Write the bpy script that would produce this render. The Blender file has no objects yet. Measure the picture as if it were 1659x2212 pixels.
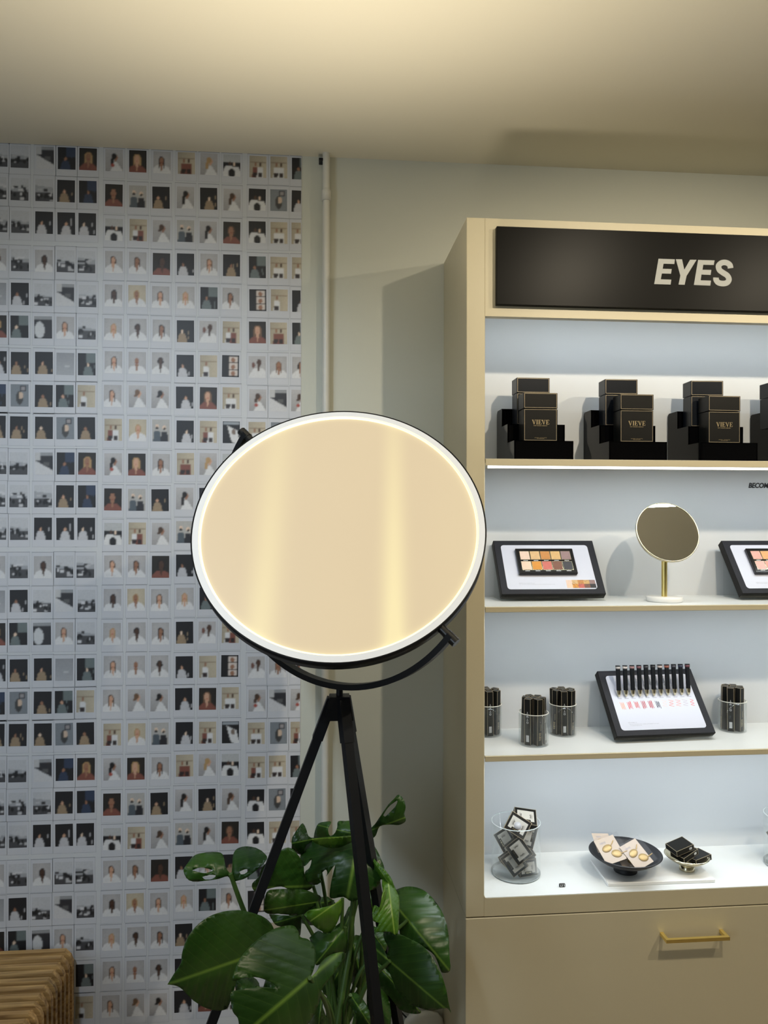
import bpy, math, random
import numpy as np
from mathutils import Vector, Matrix, Euler
from mathutils.geometry import delaunay_2d_cdt
random.seed(7)
S = bpy.context.scene
COL = S.collection
R = math.radians
PI = math.pi

# ------------------------------------------------------------------ camera
YAW, PITCH, ROLL, FPX = .08694, .003728, .001937, 1620.
def cam_rows():
    cy, sy, cp, sp, cr, sr = math.cos(YAW), math.sin(YAW), math.cos(PITCH), math.sin(PITCH), math.cos(ROLL), math.sin(ROLL)
    B = Matrix(((cy, -sy, 0), (0, 0, -1), (sy, cy, 0)))
    P = Matrix(((1, 0, 0), (0, cp, sp), (0, -sp, cp)))
    Q = Matrix(((cr, -sr, 0), (sr, cr, 0), (0, 0, 1)))
    return Q @ P @ B
CM = cam_rows()
CP = Vector((0, -2.05, 1.5))
def at(px, py, Y=None, Z=None, X=None):
    """point of the place seen at a photo pixel, on a plane of the place"""
    d = CM.transposed() @ Vector(((px - 829.5) / FPX, (py - 1106) / FPX, 1))
    i, v = (1, Y) if Y is not None else (2, Z) if Z is not None else (0, X)
    return CP + d * ((v - CP[i]) / d[i])
cd = bpy.data.cameras.new('camera'); cam = bpy.data.objects.new('camera', cd); COL.objects.link(cam)
m4 = Matrix((CM[0], -CM[1], -CM[2])).transposed().to_4x4(); m4.translation = CP
cam.matrix_world = m4
cd.sensor_fit = 'HORIZONTAL'; cd.sensor_width = 36; cd.lens = 36 * FPX / 1659; cd.clip_start = .02
S.camera = cam

# ------------------------------------------------------------------ light
S.view_settings.view_transform = 'Standard'; S.view_settings.look = 'None'
S.view_settings.gamma = 1; S.view_settings.use_curve_mapping = False
S.view_settings.exposure = 0.25
w = bpy.data.worlds.new('world'); S.world = w; w.use_nodes = True
w.node_tree.nodes['Background'].inputs[0].default_value = (.8, .9, 1, 1)
w.node_tree.nodes['Background'].inputs[1].default_value = .05
def spot(name, loc, target, power, color, size=80, blend=.6, radius=.016):
    l = bpy.data.lights.new(name, 'SPOT'); l.energy = power; l.color = color
    l.spot_size = R(size); l.spot_blend = blend; l.shadow_soft_size = radius
    o = bpy.data.objects.new(name, l); COL.objects.link(o); o.location = loc
    o.rotation_euler = (Vector(target) - Vector(loc)).to_track_quat('-Z', 'Y').to_euler(); return o
def area(name, loc, target, power, color, sx, sy):
    l = bpy.data.lights.new(name, 'AREA'); l.energy = power; l.color = color; l.shape = 'RECTANGLE'; l.size = sx; l.size_y = sy
    o = bpy.data.objects.new(name, l); COL.objects.link(o); o.location = loc
    o.rotation_euler = (Vector(target) - Vector(loc)).to_track_quat('-Z', 'Y').to_euler(); return o
WARM = (1, .87, .66); NEUT = (1, .95, .86); COOL = (.70, .84, 1)
spot('ceiling_spot_cabinet', (.95, -1.45, 2.44), (.95, -.1, .9), 40, WARM, 110, .8)
spot('ceiling_spot_right', (1.8, -1.5, 2.44), (1.1, -.2, 1.0), 34, WARM, 110, .8)
spot('ceiling_spot_left', (-.75, -1.7, 2.44), (-.45, 0, 1.25), 66, COOL, 66, 1.0, .06)
area('window_daylight', (-2.5, -3.2, 1.5), (-.4, 0, 1.4), 25, COOL, 1.2, 1.6)

# ------------------------------------------------------------------ materials
def mat(name, col, rough=.6, metal=0, noise=0, nscale=30, bump=0, bscale=200, coat=0, emit=None, estr=0, spec=None):
    m = bpy.data.materials.new(name); m.use_nodes = True; nt = m.node_tree; b = nt.nodes['Principled BSDF']
    c = tuple(col) + (1,); b.inputs['Base Color'].default_value = c
    b.inputs['Roughness'].default_value = rough; b.inputs['Metallic'].default_value = metal
    if coat: b.inputs['Coat Weight'].default_value = coat; b.inputs['Coat Roughness'].default_value = .08
    if spec is not None: b.inputs['Specular IOR Level'].default_value = spec
    tc = None
    if noise or bump:
        tc = nt.nodes.new('ShaderNodeTexCoord')
    if noise:
        n = nt.nodes.new('ShaderNodeTexNoise'); n.inputs['Scale'].default_value = nscale; n.inputs['Detail'].default_value = 4
        r = nt.nodes.new('ShaderNodeMix'); r.data_type = 'RGBA'
        r.inputs[6].default_value = tuple(x * (1 - noise) for x in col) + (1,)
        r.inputs[7].default_value = tuple(min(1, x * (1 + noise)) for x in col) + (1,)
        nt.links.new(tc.outputs['Object'], n.inputs['Vector']); nt.links.new(n.outputs['Fac'], r.inputs[0]); nt.links.new(r.outputs[2], b.inputs['Base Color'])
    if bump:
        n = nt.nodes.new('ShaderNodeTexNoise'); n.inputs['Scale'].default_value = bscale; n.inputs['Detail'].default_value = 3
        bp = nt.nodes.new('ShaderNodeBump'); bp.inputs['Strength'].default_value = bump; bp.inputs['Distance'].default_value = .001
        nt.links.new(tc.outputs['Object'], n.inputs['Vector']); nt.links.new(n.outputs['Fac'], bp.inputs['Height']); nt.links.new(bp.outputs['Normal'], b.inputs['Normal'])
    if emit:
        b.inputs['Emission Color'].default_value = tuple(emit) + (1,); b.inputs['Emission Strength'].default_value = estr
    return m
def clear(name, tint=(.97, .98, .98), refl=.9, rough=.03):
    m = bpy.data.materials.new(name); m.use_nodes = True; nt = m.node_tree; nt.nodes.clear()
    o = nt.nodes.new('ShaderNodeOutputMaterial'); mx = nt.nodes.new('ShaderNodeMixShader')
    t = nt.nodes.new('ShaderNodeBsdfTransparent'); t.inputs[0].default_value = tuple(tint) + (1,)
    g = nt.nodes.new('ShaderNodeBsdfGlossy'); g.inputs['Roughness'].default_value = rough; g.inputs[0].default_value = (refl, refl, refl, 1)
    lw = nt.nodes.new('ShaderNodeLayerWeight'); pw = nt.nodes.new('ShaderNodeMath'); pw.operation = 'POWER'; pw.inputs[1].default_value = 3.5
    f = nt.nodes.new('ShaderNodeMath'); f.operation = 'MULTIPLY_ADD'; f.inputs[1].default_value = .45; f.inputs[2].default_value = .012
    nt.links.new(lw.outputs['Facing'], pw.inputs[0]); nt.links.new(pw.outputs[0], f.inputs[0]); nt.links.new(f.outputs[0], mx.inputs[0]); nt.links.new(t.outputs[0], mx.inputs[1]); nt.links.new(g.outputs[0], mx.inputs[2]); nt.links.new(mx.outputs[0], o.inputs[0])
    return m
M = dict(
    wall=mat('wall_paint', (.56, .57, .495), .55, noise=.03, nscale=3, bump=.25, bscale=60),
    ceil=mat('ceiling_paint', (.74, .71, .60), .8, noise=.02, nscale=2, bump=.15, bscale=40),
    floor=mat('floor_boards', (.26, .20, .14), .5, noise=.2, nscale=6),
    cab=mat('cabinet_lacquer', (.60, .54, .38), .42, noise=.02, nscale=8, bump=.12, bscale=500),
    white=mat('shelf_laminate', (.68, .71, .72), .35, noise=.01, nscale=12),
    backp=mat('back_laminate', (.60, .625, .65), .45, noise=.01, nscale=6),
    sign=mat('sign_board', (.004, .004, .0035), .34, noise=.05, spec=.07),
    vinyl=mat('vinyl_letter', (.34, .355, .35), .5, noise=.02),
    blackvinyl=mat('black_vinyl', (.01, .01, .012), .5, noise=.02),
    led=mat('led_strip', (1, 1, 1), .5, emit=(.92, .96, 1), estr=3),
    acr=mat('gloss_black_acrylic', (.002, .002, .0025), .05, noise=.02, spec=.14),
    carton=mat('black_carton', (.009, .009, .0085), .35, noise=.1, nscale=60, spec=.2),
    carton_b=mat('bluish_black_carton', (.006, .008, .012), .3, noise=.1, nscale=60, spec=.2),
    gold=mat('gold_foil', (.62, .50, .30), .3, .85, noise=.05),
    fold=mat('gold_edge', (.38, .32, .22), .4, .4, noise=.05),
    brass=mat('brushed_brass', (.95, .76, .28), .32, 1, noise=.06, nscale=80),
    palebrass=mat('pale_brass', (.72, .66, .48), .2, 1, noise=.06, nscale=40),
    mblack=mat('matt_black_metal', (.007, .008, .010), .45, noise=.05, spec=.25),
    mblack2=mat('black_bowl', (.016, .017, .021), .5, noise=.05),
    board=mat('black_board', (.014, .0155, .022), .55, noise=.25, nscale=300, spec=.2),
    boardside=mat('black_board_side', (.006, .006, .0065), .5, noise=.1, spec=.2),
    card=mat('white_card', (.52, .55, .66), .35, noise=.01),
    pal=mat('palette_case', (.01, .01, .012), .12, noise=.05),
    ink=mat('grey_ink', (.25, .26, .32), .6, noise=.02),
    darkink=mat('dark_ink', (.06, .06, .07), .6, noise=.02),
    marble=mat('white_marble', (.80, .81, .81), .25, noise=.06, nscale=12),
    clear=clear('clear_acrylic'), glass=clear('clear_glass', (.985, .992, .992), 1),
    mirror=mat('mirror_glass', (.78, .77, .70), .02, 1, noise=.003),
    cream=mat('cream_card', (.47, .39, .31), .55, noise=.02),
    pvc=mat('pipe_paint', (.62, .61, .55), .35, noise=.02),
    plastic=mat('white_plastic', (.72, .72, .66), .3, noise=.02),
    ring=mat('ring_diffuser', (.30, .30, .29), .5, noise=.01, emit=(.95, .97, .95), estr=.42),
    glow=mat('edge_led', (1, .9, .6), .5, emit=(1, .72, .26), estr=1.5),
    pot=mat('plant_pot', (.05, .05, .05), .5, noise=.1), soil=mat('potting_soil', (.03, .02, .014), .95, noise=.4, bump=.8, bscale=90),
    stem=mat('green_stem', (.05, .11, .02), .45, noise=.2), cable=mat('black_cable', (.01, .01, .01), .5, noise=.05),
    barcode=mat('barcode_label', (.55, .56, .58), .5, noise=.03), film=clear('plastic_sleeve', (.98, .98, .99), .35, .3),
)
# lamp panel: diffuser over LEDs; two vertical reflection-like streaks painted into its emission
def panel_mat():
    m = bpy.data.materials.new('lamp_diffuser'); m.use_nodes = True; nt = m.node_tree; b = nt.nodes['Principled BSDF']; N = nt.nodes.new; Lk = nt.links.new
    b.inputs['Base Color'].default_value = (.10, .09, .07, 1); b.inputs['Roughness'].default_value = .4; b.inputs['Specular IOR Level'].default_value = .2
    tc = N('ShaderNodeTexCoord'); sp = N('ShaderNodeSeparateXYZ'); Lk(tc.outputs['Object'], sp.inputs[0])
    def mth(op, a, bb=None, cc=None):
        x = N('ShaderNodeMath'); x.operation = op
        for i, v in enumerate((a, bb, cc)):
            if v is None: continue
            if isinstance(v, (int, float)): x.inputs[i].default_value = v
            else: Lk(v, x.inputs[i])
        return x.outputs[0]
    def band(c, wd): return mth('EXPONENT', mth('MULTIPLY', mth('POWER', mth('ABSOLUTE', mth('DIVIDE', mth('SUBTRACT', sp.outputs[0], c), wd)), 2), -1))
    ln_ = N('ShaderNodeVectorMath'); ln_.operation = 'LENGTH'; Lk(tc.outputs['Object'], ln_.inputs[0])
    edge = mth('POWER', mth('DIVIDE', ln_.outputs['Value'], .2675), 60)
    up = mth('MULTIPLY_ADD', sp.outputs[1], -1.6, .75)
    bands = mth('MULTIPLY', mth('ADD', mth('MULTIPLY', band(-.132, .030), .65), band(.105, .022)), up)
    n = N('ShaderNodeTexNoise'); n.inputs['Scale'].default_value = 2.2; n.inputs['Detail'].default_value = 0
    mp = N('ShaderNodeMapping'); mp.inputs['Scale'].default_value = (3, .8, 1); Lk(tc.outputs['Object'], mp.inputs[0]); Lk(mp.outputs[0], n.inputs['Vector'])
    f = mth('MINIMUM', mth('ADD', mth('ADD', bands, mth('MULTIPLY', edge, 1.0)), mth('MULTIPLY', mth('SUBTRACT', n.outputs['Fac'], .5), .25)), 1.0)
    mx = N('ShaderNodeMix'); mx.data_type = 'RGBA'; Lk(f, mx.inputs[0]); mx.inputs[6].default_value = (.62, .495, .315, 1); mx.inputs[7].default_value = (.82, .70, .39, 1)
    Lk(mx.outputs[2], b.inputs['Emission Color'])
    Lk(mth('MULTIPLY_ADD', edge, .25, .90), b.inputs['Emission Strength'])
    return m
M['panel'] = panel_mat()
def wood_mat():
    m = bpy.data.materials.new('oiled_oak'); m.use_nodes = True; nt = m.node_tree; b = nt.nodes['Principled BSDF']
    tc = nt.nodes.new('ShaderNodeTexCoord'); mp = nt.nodes.new('ShaderNodeMapping'); mp.inputs['Scale'].default_value = (1.6, 30, 30)
    n = nt.nodes.new('ShaderNodeTexNoise'); n.inputs['Scale'].default_value = 3; n.inputs['Detail'].default_value = 6; n.inputs['Distortion'].default_value = .6
    cr = nt.nodes.new('ShaderNodeValToRGB'); e = cr.color_ramp.elements
    e[0].position = .3; e[0].color = (.20, .105, .036, 1); e[1].position = .7; e[1].color = (.62, .40, .16, 1)
    nt.links.new(tc.outputs['Object'], mp.inputs[0]); nt.links.new(mp.outputs[0], n.inputs['Vector']); nt.links.new(n.outputs['Fac'], cr.inputs[0]); nt.links.new(cr.outputs[0], b.inputs['Base Color'])
    b.inputs['Roughness'].default_value = .5; return m
M['wood'] = wood_mat()
def vcol_mat():
    m = bpy.data.materials.new('printed_wallpaper'); m.use_nodes = True; nt = m.node_tree; b = nt.nodes['Principled BSDF']
    a = nt.nodes.new('ShaderNodeAttribute'); a.attribute_name = 'print'
    nt.links.new(a.outputs['Color'], b.inputs['Base Color']); b.inputs['Roughness'].default_value = .5; return m
M['print'] = vcol_mat()
def leaf_mat(name, c0, c1, vein):
    m = bpy.data.materials.new(name); m.use_nodes = True; nt = m.node_tree; b = nt.nodes['Principled BSDF']; N = nt.nodes.new; Lk = nt.links.new
    uv = N('ShaderNodeAttribute'); uv.attribute_name = 'span'
    sp = N('ShaderNodeSeparateXYZ'); Lk(uv.outputs['Vector'], sp.inputs[0])
    def mth(op, a, bb=None):
        x = N('ShaderNodeMath'); x.operation = op
        for i, v in enumerate((a, bb)):
            if v is None: continue
            if isinstance(v, (int, float)): x.inputs[i].default_value = v
            else: Lk(v, x.inputs[i])
        return x.outputs[0]
    ab = mth('ABSOLUTE', sp.outputs[1])
    t = mth('MULTIPLY', mth('SUBTRACT', sp.outputs[0], mth('MULTIPLY', ab, .45)), 7.5)
    fr = mth('ABSOLUTE', mth('SUBTRACT', mth('FRACT', t), .5))
    side = mth('SUBTRACT', 1, mth('MINIMUM', mth('MULTIPLY', fr, 16), 1))
    mid = mth('SUBTRACT', 1, mth('MINIMUM', mth('MULTIPLY', ab, 26), 1))
    v = mth('MAXIMUM', mth('MULTIPLY', side, .14), mid)
    n = N('ShaderNodeTexNoise'); n.inputs['Scale'].default_value = 9; tc = N('ShaderNodeTexCoord'); Lk(tc.outputs['Object'], n.inputs['Vector'])
    cr = N('ShaderNodeValToRGB'); e = cr.color_ramp.elements; e[0].position = .35; e[0].color = c0 + (1,); e[1].position = .68; e[1].color = c1 + (1,)
    Lk(n.outputs['Fac'], cr.inputs[0])
    mx = N('ShaderNodeMix'); mx.data_type = 'RGBA'; Lk(v, mx.inputs[0]); Lk(cr.outputs[0], mx.inputs[6]); mx.inputs[7].default_value = vein + (1,)
    Lk(mx.outputs[2], b.inputs['Base Color'])
    bp = N('ShaderNodeBump'); bp.inputs['Strength'].default_value = .05; bp.inputs['Distance'].default_value = .0015
    Lk(mth('SUBTRACT', 0, mth('SUBTRACT', 1, mth('MINIMUM', mth('MULTIPLY', fr, 4), 1))), bp.inputs['Height']); Lk(bp.outputs['Normal'], b.inputs['Normal'])
    b.inputs['Roughness'].default_value = .36; b.inputs['Specular IOR Level'].default_value = .4
    return m
M['leaf'] = leaf_mat('monstera_leaf', (.012, .045, .006), (.028, .085, .011), (.13, .24, .035))
M['leafn'] = leaf_mat('young_leaf', (.04, .12, .008), (.08, .20, .014), (.24, .38, .07))

# ------------------------------------------------------------------ mesh helpers
class MB:
    def __init__(s): s.v = []; s.f = []; s.m = []; s.sm = []
    def add(s, vs, fs, mi=0, smooth=False, T=None):
        o = len(s.v); s.v += [tuple(T @ Vector(p)) if T else tuple(p) for p in vs]
        for f in fs: s.f.append(tuple(i + o for i in f)); s.m.append(mi); s.sm.append(smooth)
    def box(s, x0, x1, y0, y1, z0, z1, mi=0, T=None):
        s.add([(x0, y0, z0), (x1, y0, z0), (x1, y1, z0), (x0, y1, z0), (x0, y0, z1), (x1, y0, z1), (x1, y1, z1), (x0, y1, z1)],
              [(0, 3, 2, 1), (4, 5, 6, 7), (0, 1, 5, 4), (1, 2, 6, 5), (2, 3, 7, 6), (3, 0, 4, 7)], mi, False, T)
    def bbox(s, x0, x1, y0, y1, z0, z1, b=.001, mi=0, T=None):
        """box with chamfered edges"""
        vs = []; idx = {}
        for ix, x in enumerate((x0, x1)):
            for iy, y in enumerate((y0, y1)):
                for iz, z in enumerate((z0, z1)):
                    sx, sy, sz = (1, -1)[ix], (1, -1)[iy], (1, -1)[iz]
                    idx[ix, iy, iz] = len(vs); vs += [(x, y + sy * b, z + sz * b), (x + sx * b, y, z + sz * b), (x + sx * b, y + sy * b, z)]
        F = []
        g = lambda a, bb, c, k: idx[a, bb, c] + k
        F += [(g(0,0,0,0), g(0,0,1,0), g(0,1,1,0), g(0,1,0,0)), (g(1,0,0,0), g(1,1,0,0), g(1,1,1,0), g(1,0,1,0)),
              (g(0,0,0,1), g(1,0,0,1), g(1,0,1,1), g(0,0,1,1)), (g(0,1,0,1), g(0,1,1,1), g(1,1,1,1), g(1,1,0,1)),
              (g(0,0,0,2), g(0,1,0,2), g(1,1,0,2), g(1,0,0,2)), (g(0,0,1,2), g(1,0,1,2), g(1,1,1,2), g(0,1,1,2))]
        for a in (0, 1):
            for c in (0, 1):
                F += [(g(0,a,c,1), g(1,a,c,1), g(1,a,c,2), g(0,a,c,2)), (g(a,0,c,0), g(a,1,c,0), g(a,1,c,2), g(a,0,c,2)), (g(a,c,0,0), g(a,c,1,0), g(a,c,1,1), g(a,c,0,1))]
                for d in (0, 1): F.append((g(a,c,d,0), g(a,c,d,1), g(a,c,d,2)))
        s.add(vs, F, mi, False, T)
    def lathe(s, prof, n=48, mi=0, T=None, closed=False, smooth=True):
        vs = [(r * math.cos(2 * PI * k / n), r * math.sin(2 * PI * k / n), z) for r, z in prof for k in range(n)]
        m = len(prof); fs = []
        for i in range(m if closed else m - 1):
            j = (i + 1) % m
            for k in range(n): fs.append((i * n + k, i * n + (k + 1) % n, j * n + (k + 1) % n, j * n + k))
        s.add(vs, fs, mi, smooth, T)
    def cyl(s, r, z0, z1, n=32, mi=0, T=None, r2=None):
        r2 = r if r2 is None else r2
        vs = [(q * math.cos(2 * PI * k / n), q * math.sin(2 * PI * k / n), z) for q, z in ((r, z0), (r2, z1)) for k in range(n)]
        s.add(vs, [(k, (k + 1) % n, n + (k + 1) % n, n + k) for k in range(n)], mi, True, T)
        s.add(vs, [tuple(range(n - 1, -1, -1)), tuple(range(n, 2 * n))], mi, False, T)
    def prism(s, poly, d0, d1, axis='y', mi=0, T=None):
        """polygon (a,b) extruded; axis y: (x,z), axis x: (y,z), axis z: (x,y)"""
        n = len(poly)
        P = {'y': lambda a, b, d: (a, d, b), 'x': lambda a, b, d: (d, a, b), 'z': lambda a, b, d: (a, b, d)}[axis]
        vs = [P(a, b, d0) for a, b in poly] + [P(a, b, d1) for a, b in poly]
        s.add(vs, [tuple(range(n)), tuple(range(2 * n - 1, n - 1, -1))] + [(i, (i + 1) % n, n + (i + 1) % n, n + i) for i in range(n)], mi, False, T)
    def tube(s, pts, r, n=8, mi=0, up=None, rect=None):
        """round (r) or rectangular (rect=(w,h)) section along a path; caps included"""
        pts = [Vector(p) for p in pts]; rr = r if isinstance(r, (list, tuple)) else [r] * len(pts)
        vs = []; u = None; k = 4 if rect else n
        for i, p in enumerate(pts):
            t = (pts[min(i + 1, len(pts) - 1)] - pts[max(i - 1, 0)]).normalized()
            ref = Vector(up) if up is not None else (u if u is not None else (Vector((0, 0, 1)) if abs(t.z) < .9 else Vector((1, 0, 0))))
            u = (ref - t * ref.dot(t)).normalized(); b = t.cross(u)
            if rect:
                for a, c in ((1, 1), (-1, 1), (-1, -1), (1, -1)): vs.append(p + b * a * rect[0] / 2 + u * c * rect[1] / 2)
            else:
                for q in range(n): vs.append(p + (b * math.cos(2 * PI * q / n) + u * math.sin(2 * PI * q / n)) * rr[i])
        fs = [(i * k + q, i * k + (q + 1) % k, (i + 1) * k + (q + 1) % k, (i + 1) * k + q) for i in range(len(pts) - 1) for q in range(k)]
        s.add(vs, fs, mi, not rect); s.add(vs, [tuple(range(k - 1, -1, -1)), tuple(range(len(vs) - k, len(vs)))], mi, False)
    def build(s, name, mats, parent=None, world=False):
        me = bpy.data.meshes.new(name); me.from_pydata(s.v, [], s.f); me.validate(clean_customdata=False)
        if len(me.polygons) == len(s.f):
            me.polygons.foreach_set('material_index', s.m); me.polygons.foreach_set('use_smooth', s.sm)
        for k in (mats if isinstance(mats, (list, tuple)) else [mats]): me.materials.append(M[k] if isinstance(k, str) else k)
        import bmesh
        bm = bmesh.new(); bm.from_mesh(me); bmesh.ops.recalc_face_normals(bm, faces=bm.faces); bm.to_mesh(me); bm.free()
        o = bpy.data.objects.new(name, me); COL.objects.link(o)
        if parent:
            o.parent = parent
            if world: o.location = -(parent.matrix_basis.translation)
        return o
def tag(o, label=None, cat=None, group=None, kind=None):
    if label: o['label'] = label
    if cat: o['category'] = cat
    if group: o['group'] = group
    if kind: o['kind'] = kind
    return o
def thing(name, loc, label, cat, group=None, rot=(0, 0, 0)):
    o = bpy.data.objects.new(name, None); COL.objects.link(o); o.location = loc; o.rotation_euler = rot; o.empty_display_size = .05
    return tag(o, label, cat, group)
def dup(o, parent=None):
    c = o.copy(); COL.objects.link(c); c.parent = parent
    for ch in o.children: dup(ch, c)
    return c
def box_obj(name, b, m, parent=None, bev=0):
    q = MB(); q.bbox(*b, b=bev) if bev else q.box(*b); return q.build(name, m, parent)
def frame_T(o, x, y, z):
    """matrix with origin o and the given axes"""
    m = Matrix((x, y, z)).transposed().to_4x4(); m.translation = Vector(o); return m
def text_mb(mb, body, h, T, mi=0, shear=0, bold=0, depth=.0004, align='CENTER', width=None):
    """lettering, cap height h, laid in the local xy plane of T"""
    c = bpy.data.curves.new('t', 'FONT'); c.body = body; c.size = 1; c.shear = shear; c.offset = bold; c.extrude = depth / h * .5 * .69; c.align_x = align; c.resolution_u = 3
    o = bpy.data.objects.new('t', c); COL.objects.link(o); dg = bpy.context.evaluated_depsgraph_get(); dg.update()
    me = bpy.data.meshes.new_from_object(o.evaluated_get(dg)); k = h / .69; kx = k
    xs = [v.co.x for v in me.vertices]
    if width and xs: kx = width / (max(xs) - min(xs))
    mb.add([(v.co.x * kx, v.co.y * k, v.co.z * k) for v in me.vertices], [tuple(p.vertices) for p in me.polygons], mi, False, T)
    bpy.data.objects.remove(o); bpy.data.curves.remove(c); bpy.data.meshes.remove(me)
def vieve(mb, wd, h, T, mi=0, t=.0003):
    """serif lettering VIEVE, width wd, height h, centred"""
    def q(x0, x1, y0, y1): return [(x0, y0), (x1, y0), (x1, y1), (x0, y1)]
    V = [[(.04, 1), (.30, 1), (.60, .0), (.47, .0)], [(.80, 1), (.90, 1), (.60, 0), (.50, .02)], q(-.03, .38, .95, 1), q(.68, 1.0, .95, 1)]
    I = [q(.10, .32, 0, 1), q(0, .42, .95, 1), q(0, .42, 0, .05)]
    E = [q(.10, .32, 0, 1), q(0, .78, .94, 1), q(0, .80, 0, .06), q(.3, .62, .48, .54), q(.70, .78, .76, 1), q(.72, .80, 0, .26), q(.57, .62, .38, .64)]
    x = 0; tot = 1.0 * 2 + .42 + .8 * 2 + .10 * 4
    for g, wg in ((V, 1.0), (I, .42), (E, .8), (V, 1.0), (E, .8)):
        for p in g: mb.prism([((x + a) / tot * wd - wd / 2, b * h - h / 2) for a, b in p], 0, t, 'z', mi, T)
        x += wg + .10

# ------------------------------------------------------------------ room shell
XL, XR, YB, HC = -2.6, 3.0, -5.0, 2.476
def struct(name, b, m): return tag(box_obj(name, b, m), kind='structure')
struct('floor', (XL, XR, YB, 0, -.1, 0), 'floor')
struct('ceiling', (XL, XR, YB, 0, HC, HC + .1), 'ceil')
struct('wall_back', (XL, XR, 0, .1, 0, HC), 'wall')
struct('wall_left', (XL - .1, XL, YB, 0, 0, HC), 'wall')
struct('wall_right', (XR, XR + .1, YB, 0, 0, HC), 'wall')
struct('wall_front', (XL, XR, YB - .1, YB, 0, HC), 'wall')
q = MB()
for a, b in ((-2.6, .34), (1.46, 3.0)): q.bbox(a, b, -.016, 0, 0, .09, b=.004)
tag(q.build('baseboard_back', 'wall'), kind='structure')

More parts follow.
